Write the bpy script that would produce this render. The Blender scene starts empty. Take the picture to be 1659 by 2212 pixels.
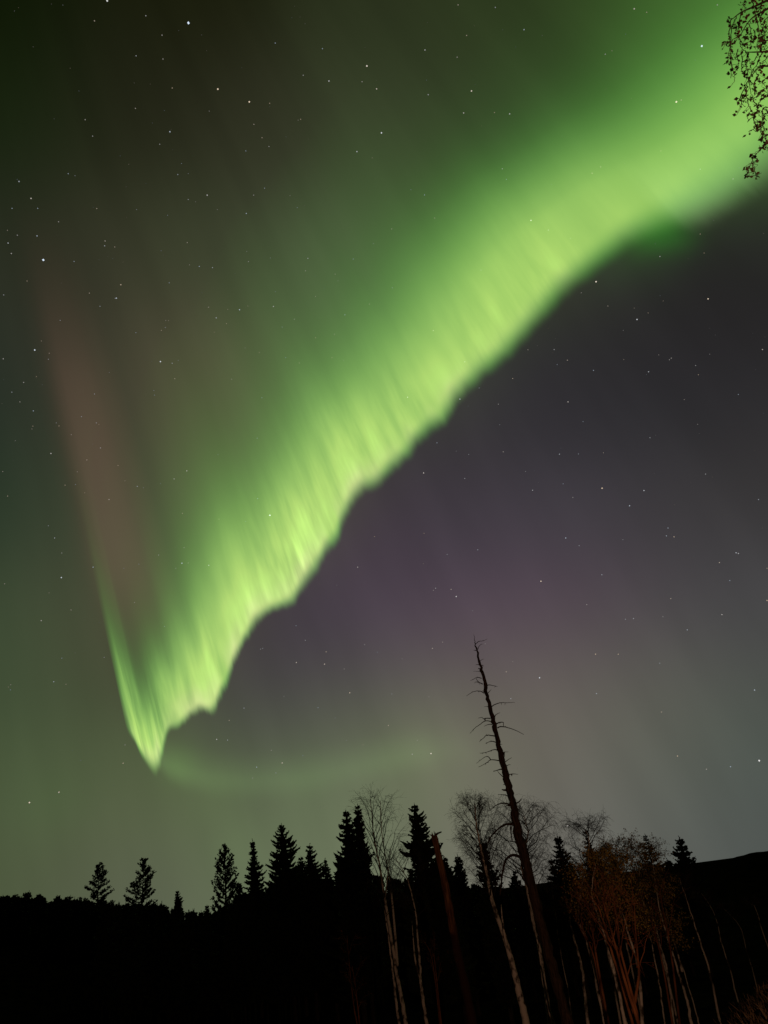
import bpy, math, random
import numpy as np
from mathutils import Vector, noise

# ------------------------------------------------------------------ camera
W, H = 1659.0, 2212.0            # size of the view in which the directions below were read
FPX = 1664.0                     # focal length in the same units
CX, CY = W / 2, H / 2
EYE = Vector((0.0, 0.0, 1.7))
up_c = Vector((-430.0, 3276.0, -FPX)).normalized()     # the zenith, seen from the tilted camera
fw = Vector((0, 0, -1))
hz = (fw - up_c * fw.dot(up_c)).normalized()
rt = hz.cross(up_c)


def to_world(v):
    return Vector((v.dot(rt), v.dot(hz), v.dot(up_c)))


def sky_dir(px, py):
    return to_world(Vector((px - CX, CY - py, -FPX)).normalized())


def at(px, py, depth):
    """point on the line of sight through px, py at northing = depth metres"""
    d = sky_dir(px, py)
    return EYE + d * (depth / d.y)


scene = bpy.context.scene
col = scene.collection
cam_data = bpy.data.cameras.new('camera')
cam = bpy.data.objects.new('camera', cam_data)
col.objects.link(cam)
R = [to_world(Vector(a)) for a in ((1, 0, 0), (0, 1, 0), (0, 0, 1))]
from mathutils import Matrix
cam.matrix_world = Matrix(((R[0].x, R[1].x, R[2].x, EYE.x), (R[0].y, R[1].y, R[2].y, EYE.y),
                           (R[0].z, R[1].z, R[2].z, EYE.z), (0, 0, 0, 1)))
cam_data.sensor_fit = 'VERTICAL'
cam_data.angle = 2 * math.atan(CY / FPX)
cam_data.clip_start = 0.1
cam_data.clip_end = 200000
scene.camera = cam
vs = scene.view_settings
vs.view_transform = 'Standard'
vs.look = 'None'
vs.exposure = 0.0
vs.gamma = 1.0
vs.use_curve_mapping = False


def lin(c):
    return tuple(((v / 255) / 12.92 if v <= 10.3 else ((v / 255 + 0.055) / 1.055) ** 2.4) for v in c)


# ------------------------------------------------------------------ night sky (world)
# airglow and diffuse aurora: colour of the sky in a scatter of directions, blended smoothly over the sphere
SKY = [
    (0, 0, (12, 20, 4)), (420, 0, (24, 26, 10)), (830, 0, (40, 46, 27)), (1080, 60, (42, 52, 28)), (1250, 20, (46, 62, 30)), (1560, 0, (64, 100, 44)), (1500, 120, (62, 94, 42)),
    (0, 280, (24, 36, 15)), (280, 260, (34, 35, 22)), (560, 300, (47, 48, 34)), (850, 280, (58, 68, 44)), (1150, 250, (54, 70, 42)),
    (1420, 240, (56, 78, 42)), (1650, 200, (66, 100, 46)),
    (0, 560, (36, 42, 30)), (200, 560, (52, 52, 38)), (450, 560, (60, 66, 46)), (720, 560, (74, 84, 60)), (980, 520, (62, 76, 48)), (1250, 520, (56, 62, 46)),
    (0, 830, (25, 39, 33)), (80, 880, (34, 44, 36)), (150, 740, (52, 50, 40)), (195, 880, (62, 62, 47)), (300, 850, (82, 76, 58)), (450, 830, (82, 82, 60)), (680, 800, (76, 82, 60)), (900, 760, (62, 68, 52)),
    (0, 1100, (34, 50, 36)), (110, 1080, (43, 57, 41)), (235, 1060, (66, 68, 52)), (270, 1190, (74, 76, 58)), (150, 1240, (56, 66, 48)), (400, 1080, (88, 88, 64)), (600, 1060, (76, 78, 58)), 
    (0, 1400, (56, 73, 50)), (100, 1400, (66, 78, 54)), (180, 1540, (62, 70, 50)), (250, 1340, (84, 82, 62)), (380, 1360, (80, 78, 58)),
    (0, 1700, (70, 85, 57)), (120, 1720, (80, 97, 64)), (260, 1720, (86, 90, 68)), (380, 1690, (92, 112, 66)), (560, 1720, (100, 116, 80)),
    (0, 1900, (74, 86, 60)), (120, 1900, (86, 92, 68)), (300, 1900, (92, 94, 82)), (500, 1880, (98, 108, 82)), (700, 1840, (104, 112, 90)),
    (760, 1690, (108, 124, 86)), (930, 1640, (118, 128, 92)), (940, 1760, (108, 108, 96)), (1080, 1640, (112, 108, 94)), (1130, 1780, (108, 104, 98)), 
    (1300, 1780, (100, 100, 94)), (1500, 1780, (88, 91, 87)), (1650, 1780, (79, 83, 82)), (1400, 1640, (98, 100, 88)), (1600, 1650, (73, 85, 77)),
    (560, 1560, (68, 64, 66)), (470, 1600, (66, 66, 62)), (700, 1600, (82, 84, 74)), (800, 1530, (84, 78, 80)), (1000, 1500, (94, 84, 86)), (1200, 1520, (100, 94, 88)),
    (1420, 1500, (96, 96, 86)), (1620, 1480, (76, 80, 74)), (560, 1430, (62, 55, 64)), (700, 1380, (66, 58, 68)), (880, 1370, (80, 68, 80)), (1080, 1340, (84, 70, 82)),
    (1300, 1340, (80, 68, 78)), (1500, 1320, (74, 70, 74)), (1650, 1300, (66, 66, 68)), (800, 1200, (70, 60, 70)), (1000, 1140, (66, 60, 68)), (1250, 1120, (64, 60, 66)),
    (1480, 1120, (58, 56, 58)), (1650, 1100, (56, 54, 54)), (950, 980, (54, 50, 54)), (1150, 900, (48, 46, 50)), (1400, 880, (46, 45, 48)), (1650, 860, (42, 41, 43)),
    (1330, 700, (40, 38, 40)), (1560, 640, (35, 33, 34)), (1650, 520, (38, 38, 36)),
]
KSKY = 235.0
# local glows added on top: (px, py, sharpness, linear rgb, sideways stretch none)
GLOW = [
    (1370, 522, 5500, (0.002, 0.025, 0.0)), (1405, 506, 5500, (0.002, 0.045, 0.0)), (1442, 503, 5500, (0.001, 0.045, 0.0)), (1478, 512, 5500, (0.001, 0.022, 0.0)), (1410, 535, 1500, (0.001, 0.012, 0.0)), (1320, 570, 2500, (0.001, 0.008, 0.001)),
    (470, 1705, 1500, (0.008, 0.016, 0.003)), (385, 1650, 3500, (0.010, 0.03, 0.003)),
    (880, 1640, 1200, (0.008, 0.014, 0.003)), (660, 1690, 1500, (0.008, 0.015, 0.004)), (510, 1830, 2500, (0.004, 0.010, 0.002)),
    (120, 1730, 1500, (0.002, 0.008, 0.001)),
]
world = bpy.data.worlds.new('World')
scene.world = world
world.use_nodes = True
nt = world.node_tree
nt.nodes.clear()
N = nt.nodes.new
L = nt.links.new
tc = N('ShaderNodeTexCoord')
nrm = N('ShaderNodeVectorMath'); nrm.operation = 'NORMALIZE'
L(tc.outputs['Generated'], nrm.inputs[0])


def gauss(px, py, k):
    d = N('ShaderNodeVectorMath'); d.operation = 'DOT_PRODUCT'
    L(nrm.outputs[0], d.inputs[0]); d.inputs[1].default_value = sky_dir(px, py)
    m = N('ShaderNodeMath'); m.operation = 'MULTIPLY_ADD'
    L(d.outputs['Value'], m.inputs[0]); m.inputs[1].default_value = k; m.inputs[2].default_value = -k
    e = N('ShaderNodeMath'); e.operation = 'EXPONENT'
    L(m.outputs[0], e.inputs[0])
    return e.outputs[0]


def scaled(c, w):
    s = N('ShaderNodeVectorMath'); s.operation = 'SCALE'
    s.inputs[0].default_value = c; L(w, s.inputs['Scale'])
    return s.outputs[0]


def vadd(a, b, op='ADD'):
    s = N('ShaderNodeVectorMath'); s.operation = op
    L(a, s.inputs[0]); L(b, s.inputs[1])
    return s.outputs[0]


acc = wacc = None
for px, py, c in SKY:
    g = gauss(px, py, KSKY)
    t = scaled(lin(c), g)
    acc = t if acc is None else vadd(acc, t)
    if wacc is None:
        wacc = g
    else:
        a = N('ShaderNodeMath'); a.operation = 'ADD'; L(wacc, a.inputs[0]); L(g, a.inputs[1]); wacc = a.outputs[0]
tiny = N('ShaderNodeMath'); tiny.operation = 'ADD'; L(wacc, tiny.inputs[0]); tiny.inputs[1].default_value = 1e-12
inv = N('ShaderNodeMath'); inv.operation = 'DIVIDE'; inv.inputs[0].default_value = 1.0; L(tiny.outputs[0], inv.inputs[1])
sv = N('ShaderNodeVectorMath'); sv.operation = 'SCALE'; L(acc, sv.inputs[0]); L(inv.outputs[0], sv.inputs['Scale'])
acc = sv.outputs[0]
for px, py, k, c in GLOW:
    acc = vadd(acc, scaled(c, gauss(px, py, k)))
# faint broad rays in the diffuse glow, fanning out from the direction of the field lines
FIELD = sky_dir(-430, -1700)
e1 = FIELD.cross(Vector((0, 0, 1))).normalized(); e2 = FIELD.cross(e1)


def dotc(v):
    d = N('ShaderNodeVectorMath'); d.operation = 'DOT_PRODUCT'; L(nrm.outputs[0], d.inputs[0]); d.inputs[1].default_value = v
    return d.outputs['Value']


an = N('ShaderNodeMath'); an.operation = 'ARCTAN2'; L(dotc(e1), an.inputs[0]); L(dotc(e2), an.inputs[1])
cbw = N('ShaderNodeCombineXYZ')
a5 = N('ShaderNodeMath'); a5.operation = 'MULTIPLY'; L(an.outputs[0], a5.inputs[0]); a5.inputs[1].default_value = 14.0
L(a5.outputs[0], cbw.inputs[0])
a6 = N('ShaderNodeMath'); a6.operation = 'MULTIPLY'; L(dotc(FIELD), a6.inputs[0]); a6.inputs[1].default_value = 3.2
L(a6.outputs[0], cbw.inputs[1])
nw = N('ShaderNodeTexNoise'); nw.inputs['Scale'].default_value = 1.0; nw.inputs['Detail'].default_value = 2.0
L(cbw.outputs[0], nw.inputs['Vector'])
a7 = N('ShaderNodeMath'); a7.operation = 'MULTIPLY_ADD'; L(nw.outputs['Fac'], a7.inputs[0]); a7.inputs[1].default_value = 0.34; a7.inputs[2].default_value = 0.83
sw = N('ShaderNodeVectorMath'); sw.operation = 'SCALE'; L(acc, sw.inputs[0]); L(a7.outputs[0], sw.inputs['Scale'])
acc = sw.outputs[0]
bg = N('ShaderNodeBackground')
L(acc, bg.inputs['Color']); bg.inputs['Strength'].default_value = 1.0
wo = N('ShaderNodeOutputWorld'); L(bg.outputs[0], wo.inputs[0])
world.cycles.sampling_method = 'MANUAL'
world.cycles.sample_map_resolution = 256


# ------------------------------------------------------------------ lamps (a warm lamp and embers glow from the yard below the view)
def lamp(name, loc, energy, colour, radius):
    ld = bpy.data.lights.new(name, 'POINT')
    ld.energy = energy; ld.color = colour; ld.shadow_soft_size = radius
    o = bpy.data.objects.new(name, ld); o.location = loc
    col.objects.link(o)
    return o


YARD_LAMP = lamp('yard_lamp', (3.0, -2.0, 2.6), 3500, (1.0, 0.58, 0.36), 0.12)
FIRE = lamp('fire_light', (4.7, 14.6, -0.7), 36, (1.0, 0.38, 0.10), 0.25)


# ------------------------------------------------------------------ helpers
def tag(o, label=None, cat=None, group=None, kind=None):
    if label: o['label'] = label
    if cat: o['category'] = cat
    if group: o['group'] = group
    if kind: o['kind'] = kind
    return o


class MB:
    def __init__(self):
        self.v = []; self.f = []

    def poly(self, pts):
        b = len(self.v); self.v.extend([tuple(p) for p in pts]); self.f.append(tuple(range(b, b + len(pts))))

    def tube(self, pts, rad, n=5, cap=True):
        pts = [Vector(p) for p in pts]
        base = len(self.v)
        m = len(pts)
        ref = Vector((0.31, 0.87, 0.2)).normalized()
        for i, p in enumerate(pts):
            t = (pts[min(i + 1, m - 1)] - pts[max(i - 1, 0)])
            t = t.normalized() if t.length > 1e-9 else Vector((0, 0, 1))
            a = t.cross(ref)
            if a.length < 1e-3: a = t.cross(Vector((1, 0, 0)))
            a.normalize(); b = t.cross(a)
            r = rad[i]
            for k in range(n):
                an = 2 * math.pi * k / n
                self.v.append(tuple(p + a * (r * math.cos(an)) + b * (r * math.sin(an))))
        for i in range(m - 1):
            for k in range(n):
                k2 = (k + 1) % n
                self.f.append((base + i * n + k, base + i * n + k2, base + (i + 1) * n + k2, base + (i + 1) * n + k))
        if cap:
            self.f.append(tuple(base + (m - 1) * n + k for k in range(n)))
            self.f.append(tuple(base + n - 1 - k for k in range(n)))

    def build(self, name, mat, parent=None, loc=None, smooth=False):
        me = bpy.data.meshes.new(name)
        me.from_pydata(self.v, [], self.f)
        me.materials.append(mat)
        if smooth:
            me.polygons.foreach_set('use_smooth', [True] * len(me.polygons))
        me.update()
        o = bpy.data.objects.new(name, me)
        if parent is not None: o.parent = parent
        if loc is not None: o.location = loc
        col.objects.link(o)
        return o


def thing(name, loc, label, cat, group=None):
    o = bpy.data.objects.new(name, None)
    o.empty_display_size = 0.3
    o.location = loc
    col.objects.link(o)
    return tag(o, label, cat, group)


def noise_mat(name, c1, c2, scale, rough=0.85, stretch=(1, 1, 1), bump=0.0, ramp=(0.35, 0.65), detail=5.0):
    m = bpy.data.materials.new(name); m.use_nodes = True
    t = m.node_tree; b = t.nodes['Principled BSDF']
    b.inputs['Roughness'].default_value = rough
    b.inputs['Specular IOR Level'].default_value = 0.15
    co = t.nodes.new('ShaderNodeTexCoord'); mp = t.nodes.new('ShaderNodeMapping'); mp.inputs['Scale'].default_value = stretch
    nz = t.nodes.new('ShaderNodeTexNoise'); nz.inputs['Scale'].default_value = scale; nz.inputs['Detail'].default_value = detail
    rp = t.nodes.new('ShaderNodeValToRGB')
    rp.color_ramp.elements[0].position = ramp[0]; rp.color_ramp.elements[0].color = (*c1, 1)
    rp.color_ramp.elements[1].position = ramp[1]; rp.color_ramp.elements[1].color = (*c2, 1)
    t.links.new(co.outputs['Object'], mp.inputs[0]); t.links.new(mp.outputs[0], nz.inputs['Vector'])
    t.links.new(nz.outputs['Fac'], rp.inputs[0]); t.links.new(rp.outputs[0], b.inputs['Base Color'])
    if bump:
        bp = t.nodes.new('ShaderNodeBump'); bp.inputs['Strength'].default_value = bump; bp.inputs['Distance'].default_value = 0.03
        t.links.new(nz.outputs['Fac'], bp.inputs['Height']); t.links.new(bp.outputs[0], b.inputs['Normal'])
    return m


M_NEEDLE = noise_mat('spruce_needles', (0.010, 0.016, 0.007), (0.026, 0.036, 0.014), 3.0)
M_PINE = noise_mat('pine_needles', (0.014, 0.022, 0.009), (0.035, 0.045, 0.018), 3.0)
M_BARK = noise_mat('dark_bark', (0.02, 0.015, 0.011), (0.06, 0.045, 0.032), 9.0, stretch=(1, 1, 0.2), bump=0.5)
M_DEAD = noise_mat('dead_wood', (0.018, 0.011, 0.007), (0.075, 0.042, 0.026), 7.0, stretch=(3, 3, 0.35), bump=0.6)
M_BARE = noise_mat('stripped_pine_wood', (0.07, 0.028, 0.013), (0.23, 0.10, 0.042), 6.0, stretch=(3, 3, 0.3), bump=0.5)
M_BIRCH = noise_mat('birch_bark', (0.06, 0.045, 0.032), (0.62, 0.53, 0.45), 4.0, stretch=(1.0, 1.0, .8), bump=0.2, ramp=(0.39, 0.52))
M_TWIG = noise_mat('birch_twigs', (0.025, 0.016, 0.012), (0.06, 0.04, 0.03), 4.0)
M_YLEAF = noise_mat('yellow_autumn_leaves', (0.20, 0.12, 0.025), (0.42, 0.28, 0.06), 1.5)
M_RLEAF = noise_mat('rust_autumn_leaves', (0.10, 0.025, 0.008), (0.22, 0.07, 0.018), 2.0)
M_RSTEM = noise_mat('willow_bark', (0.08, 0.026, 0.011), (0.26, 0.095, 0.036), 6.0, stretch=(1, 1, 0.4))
M_DLEAF = noise_mat('dark_birch_leaves', (0.014, 0.018, 0.006), (0.035, 0.028, 0.01), 5.0)
M_GROUND = noise_mat('forest_floor', (0.006, 0.005, 0.003), (0.022, 0.015, 0.008), 0.8, detail=8.0, bump=0.6, rough=1.0)
M_GROUND.node_tree.nodes['Principled BSDF'].inputs['Specular IOR Level'].default_value = 0.0
M_DRY = noise_mat('withered_birch_leaves', (0.02, 0.008, 0.004), (0.06, 0.022, 0.008), 5.0)
M_GRASS = noise_mat('dry_grass', (0.012, 0.007, 0.003), (0.04, 0.022, 0.01), 2.0)

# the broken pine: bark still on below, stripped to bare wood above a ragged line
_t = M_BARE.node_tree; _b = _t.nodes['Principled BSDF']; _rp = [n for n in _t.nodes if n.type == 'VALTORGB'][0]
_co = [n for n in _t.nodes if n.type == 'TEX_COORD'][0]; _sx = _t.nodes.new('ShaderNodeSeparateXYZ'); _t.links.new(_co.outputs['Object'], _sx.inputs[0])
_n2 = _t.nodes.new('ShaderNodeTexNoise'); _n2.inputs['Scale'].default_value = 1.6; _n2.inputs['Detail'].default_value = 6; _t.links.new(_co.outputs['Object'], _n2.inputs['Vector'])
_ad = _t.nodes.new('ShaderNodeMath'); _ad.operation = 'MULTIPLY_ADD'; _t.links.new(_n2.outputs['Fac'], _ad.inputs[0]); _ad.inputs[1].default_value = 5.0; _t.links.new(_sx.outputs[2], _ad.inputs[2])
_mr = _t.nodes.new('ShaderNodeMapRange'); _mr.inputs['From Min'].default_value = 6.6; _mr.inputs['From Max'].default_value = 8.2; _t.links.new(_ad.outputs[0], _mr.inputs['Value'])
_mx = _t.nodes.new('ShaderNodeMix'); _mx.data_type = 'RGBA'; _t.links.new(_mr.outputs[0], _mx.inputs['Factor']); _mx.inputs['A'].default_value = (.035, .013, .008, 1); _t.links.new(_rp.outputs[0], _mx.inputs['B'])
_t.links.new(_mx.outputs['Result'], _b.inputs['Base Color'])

# ------------------------------------------------------------------ ground: one sheet from the bank under the camera down to the wood and up to far ridges
CREST = [(-900, 1925), (-300, 1940), (0, 1956), (100, 1956), (190, 1964), (280, 1966), (350, 1968), (430, 1984), (520, 1972), (640, 1952), (760, 1940),
         (900, 1938), (1000, 1940), (1150, 1942), (1260, 1930), (1360, 1915), (1440, 1895), (1480, 1884), (1500, 1875), (1530, 1868), (1565, 1861),
         (1590, 1850), (1620, 1844), (1659, 1838), (1760, 1815), (2000, 1775), (2600, 1690)]
_caz, _cel = [], []
for px, py in CREST:
    d = sky_dir(px, py)
    _caz.append(math.atan2(d.x, d.y)); _cel.append(d.z / math.hypot(d.x, d.y))


def sstep(a, b, x):
    t = min(1.0, max(0.0, (x - a) / (b - a)))
    return t * t * (3 - 2 * t)


def ground_z(x, y):
    d = math.hypot(x, y)
    az = math.atan2(x, y)
    z = -0.125 * max(0.0, min(d, 46) - 1.5) if y > -2 else 0.0
    z *= sstep(-6, 6, y)
    z += 0.16 * noise.noise(Vector((x * 0.25, y * 0.25, 0))) * sstep(3, 9, d) + 0.7 * noise.noise(Vector((x * 0.04, y * 0.04, 3))) * sstep(15, 40, d)
    z += 1.5 * sstep(0.10, 0.36, az) * math.exp(-0.5 * ((d - 10.0) / 2.8) ** 2) * (1 if az < 1.2 else max(0, 1 - (az - 1.2) * 2))
    near_rise = sstep(0.30, 0.8, az) * sstep(10, 40, d) * 1.2
    z += near_rise
    el = float(np.interp(az, _caz, _cel))
    ridge = EYE.z + (el - (.006 if az < .25 else .0)) * 165.0
    ridge_n = ridge + 0.35 * noise.noise(Vector((az * 60, 1.0, 5.0)))
    f = sstep(95, 165, d)
    z = z * (1 - f) + ridge_n * f
    f2 = sstep(165, 320, d)
    z = z * (1 - f2) + min(ridge - 4, -3.0) * f2
    return z


g = MB()
azs = np.concatenate([np.linspace(-math.pi, -0.75, 30)[:-1], np.linspace(-0.75, 0.85, 230), np.linspace(0.85, math.pi, 30)[1:]])
ds = [0.4, 1.2, 2.2, 3.2] + list(np.linspace(4, 24, 50)) + list(np.linspace(25, 60, 40)) + list(np.linspace(63, 170, 50)) + [180, 200, 230, 270, 320, 450, 800, 1600, 4000, 12000]
na = len(azs)
for d in ds:
    for a in azs[:-1]:
        x, y = d * math.sin(a), d * math.cos(a)
        g.v.append((x, y, ground_z(x, y)))
n1 = na - 1
for i in range(len(ds) - 1):
    for k in range(n1):
        k2 = (k + 1) % n1
        g.f.append((i * n1 + k, i * n1 + k2, (i + 1) * n1 + k2, (i + 1) * n1 + k))
g.v.append((0, 0, ground_z(0, 0)))
c0 = len(g.v) - 1
for k in range(n1):
    g.f.append((c0, (k + 1) % n1, k))
tag(g.build('ground', M_GROUND, smooth=True), kind='structure')

# ------------------------------------------------------------------ trees
# height of the unbroken wood behind the single trees
FILL = [(-250, 1935), (0, 1944), (40, 1940), (75, 1938), (110, 1946), (150, 1944), (190, 1952), (280, 1952), (350, 1952), (430, 1972), (455, 1975), (520, 1935), (580, 1918), (640, 1888), (700, 1898), (740, 1875),
        (800, 1888), (870, 1900), (950, 1880), (1000, 1905), (1050, 1918), (1100, 1925), (1160, 1926), (1200, 1908), (1250, 1905), (1300, 1890), (1440, 1872), (1480, 1878), (1500, 1895), (1560, 1900), (1660, 1890), (1900, 1850)]
FX = [a for a, b in FILL]; FY = [b for a, b in FILL]


def unit(rng):
    while True:
        v = Vector((rng.uniform(-1, 1), rng.uniform(-1, 1), rng.uniform(-1, 1)))
        if 0.05 < v.length < 1: return v.normalized()


def spray(mb, p, d, s, rng):
    """a small pointed needle spray"""
    side = d.cross(unit(rng))
    if side.length < 0.1: side = Vector((1, 0, 0))
    side.normalize()
    w = s * rng.uniform(0.22, 0.42)
    mb.poly([p - side * w * 0.6, p + d * s * 0.5 - side * w, p + d * s, p + d * s * 0.5 + side * w])


def spruce_crown(mb, axis, Hc, Rb, rng, dens=1.0, skip=0.08, droop=0.35, shape=0.8, step=0.21, vis=None):
    """axis(t) -> point of the trunk for t 0 (crown bottom) .. 1 (tip)"""
    n = max(10, int(Hc / step * dens))
    phase = rng.uniform(0, 6.28)
    lobes = [rng.uniform(0.55, 1.2) for _ in range(7)]
    for i in range(n):
        t = (i + rng.uniform(-0.3, 0.3)) / n
        t = min(0.995, max(0.0, t))
        c = axis(t)
        zt = (1 - t) * Hc / (vis or Hc)
        Lb = Rb * (min(zt, 1.0 + .25 * max(0, zt - 1)) ** shape) * (0.92 + 0.16 * math.sin(t * 31 + phase)) + 0.06
        if t < 0.1: Lb *= 0.6 + 4 * t
        k = 9 if zt > .25 else 7
        for j in range(k):
            if rng.random() < skip: continue
            an = 2 * math.pi * (j + rng.uniform(-0.4, 0.4)) / k + i * 2.4
            ln = Lb * rng.uniform(0.45, 1.15) * lobes[int((an % 6.2831) / 6.2832 * 7) % 7]
            out = Vector((math.cos(an), math.sin(an), 0))
            dr = droop * (1 - t * 1.3)
            m = max(3, int(ln / (0.16 / dens)))
            sd = Vector((-out.y, out.x, 0)) * (0.10 + 0.16 * ln) * rng.uniform(.7, 1.2)
            bp = [c + out * (ln * s_) + Vector((0, 0, ln * (-dr * s_ + 0.28 * s_ * s_) - .02)) for s_ in (0.05, .35, .65, .9)]
            hang = Vector((0, 0, -.06 - .12 * ln * rng.uniform(.6, 1.3)))
            tip_ = c + out * (ln * 1.08) + Vector((0, 0, ln * (-dr * 1.05 + 0.32)))
            mb.poly([bp[0], bp[1] + sd * .7 + hang * .7, bp[2] + sd + hang, bp[3] + sd * .45 + hang * .6, tip_, bp[2]])
            mb.poly([bp[0], bp[2], tip_, bp[3] - sd * .45 + hang * .6, bp[2] - sd + hang, bp[1] - sd * .7 + hang * .7])
            for q in range(m):
                s = (q + 0.6) / m
                p = c + out * (ln * s) + Vector((0, 0, ln * (-dr * s + 0.28 * s * s)))
                sz = (0.14 + 0.12 * (1 - s)) * min(1.25, (0.7 + 0.5 * min(1, zt))) * (1 if dens > .8 else 1.7)
                d = (out * 0.9 + Vector((0, 0, rng.uniform(-0.55, 0.35))) + unit(rng) * 0.55).normalized()
                spray(mb, p, d, sz * 1.5, rng)
                if s > 0.2 or rng.random() < .5:
                    d2 = (out * 0.45 + Vector((0, 0, -0.5)) + unit(rng) * 0.8).normalized()
                    spray(mb, p, d2, sz * 1.25, rng)
    rings = max(12, int(Hc / .16)); pts = []; rad = []
    for i in range(rings + 1):
        t = i / rings
        zt = (1 - t) * Hc / (vis or Hc)
        pts.append(axis(t)); rad.append(max(.015, (Rb * (min(zt, 1.0 + .25 * max(0, zt - 1)) ** shape)) * .42 * (1 - skip * 1.3) * rng.uniform(.7, 1.15) * min(1, .3 + 4 * t)))
    if skip < .5:
        b0 = len(mb.v); mb.tube(pts, rad, 9, cap=False)
        for i in range(b0, len(mb.v)):
            x, y, z = mb.v[i]; c = pts[(i - b0) // 9]; f = rng.uniform(.55, 1.25)
            mb.v[i] = (c.x + (x - c.x) * f, c.y + (y - c.y) * f, z + rng.uniform(-.09, .05))
    for q in range(7):
        spray(mb, axis(1 - 0.012 * q), (Vector((0, 0, 1)) + unit(rng) * 0.5).normalized(), 0.13, rng)
    mb.tube([axis(0.97), axis(1.0)], [.02, .006], 3, cap=False)


def make_spruce(px, py, depth, wpx, label, crown_h=None, lean=0.0, seed=0, name='spruce_tree', mat=None, group='spruces along the treeline', shape=0.8, skip=0.13, dens=1.0, droop=0.35):
    rng = random.Random(seed * 77 + 13)
    top = at(px, py, depth)
    bx, by = top.x + lean * 8 + rng.uniform(-.35, .35), depth
    bz = ground_z(bx, by) - 0.15
    base = Vector((bx, by, bz))
    Ht = top.z - bz
    Rb = wpx / FPX * depth * 0.72
    ch = crown_h if crown_h else Ht * 0.82
    vis = max(1.2, (np.interp(px, FX, FY) + 12 - py) / FPX * depth * 1.05)      # how much of it stands above its neighbours
    root = thing(name, base, label, 'spruce', group)
    tip = top - base

    def ax(z):  # local point at height fraction of the tree
        return Vector((tip.x * z, tip.y * z, Ht * z))
    t = MB()
    r0 = 0.012 * Ht + 0.03
    t.tube([ax(i / 8) for i in range(9)], [r0 * (1 - 0.93 * i / 8) for i in range(9)], 7)
    t.build('trunk', M_BARK, root)
    c = MB()
    f0 = 1 - ch / Ht
    spruce_crown(c, lambda q: ax(f0 + (1 - f0) * q), ch, Rb, rng, shape=shape, skip=skip, dens=dens, droop=droop, vis=vis)
    c.build('crown', mat or M_NEEDLE, root)
    return root


def make_pine(px, py, depth, wpx, label, crown_h, seed=0, group='pines on the treeline', up=0.5, nb=46, tuft=.6):
    rng = random.Random(seed * 31 + 5)
    top = at(px, py, depth)
    base = Vector((top.x + rng.uniform(-.4, .4), depth, ground_z(top.x, depth) - 0.15))
    Ht = top.z - base.z; tip = top - base
    R = wpx / FPX * depth * 0.56
    root = thing('pine_tree', base, label, 'pine', group)
    ax = lambda q: Vector((tip.x * q, tip.y * q, Ht * q))
    t = MB(); t.tube([ax(i / 8) for i in range(9)], [(0.014 * Ht + .03) * (1 - 0.9 * i / 8) for i in range(9)], 7)
    t.build('trunk', M_BARK, root)
    c = MB()
    f0 = 1 - crown_h / Ht
    for i in range(nb):
        q = (i + rng.uniform(0, 1)) / nb
        z = f0 + (1 - f0) * q
        an = i * 2.4 + rng.uniform(-1, 1)
        prof = (1 - q) ** 0.7 * (0.55 + 0.45 * min(1, q / 0.18 + .4))
        ln = R * prof * rng.uniform(0.45, 1.25) + 0.2
        out = Vector((math.cos(an), math.sin(an), 0))
        p0 = ax(z)
        pts = [p0 + out * ln * s + Vector((0, 0, ln * (up * s * s + 0.05 * s))) for s in (0, .35, .7, 1)]
        c.tube(pts, [.07, .06, .045, .02], 4, cap=False)
        for q2 in range(int((26 + 62 * ln) * tuft)):
            s = rng.uniform(0.3, 1.03)
            p = p0 + out * ln * s + Vector((0, 0, ln * (up * s * s + 0.05 * s))) + unit(rng) * 0.14 * (1.2 - .4 * s)
            d = (out * 0.5 + Vector((0, 0, 0.75)) + unit(rng) * 0.7).normalized()
            spray(c, p, d, rng.uniform(.16, .30), rng)
    for q2 in range(26):
        spray(c, ax(1 - rng.uniform(0, .10)), (Vector((0, 0, 1)) + unit(rng) * .7).normalized(), .3, rng)
    c.build('crown', M_PINE, root)
    return root


def wiggle_line(a, b, n, amp, rng):
    out = []
    for i in range(n + 1):
        s = i / n
        p = a.lerp(b, s)
        if 0 < i < n: p = p + unit(rng) * amp
        out.append(p)
    return out


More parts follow.
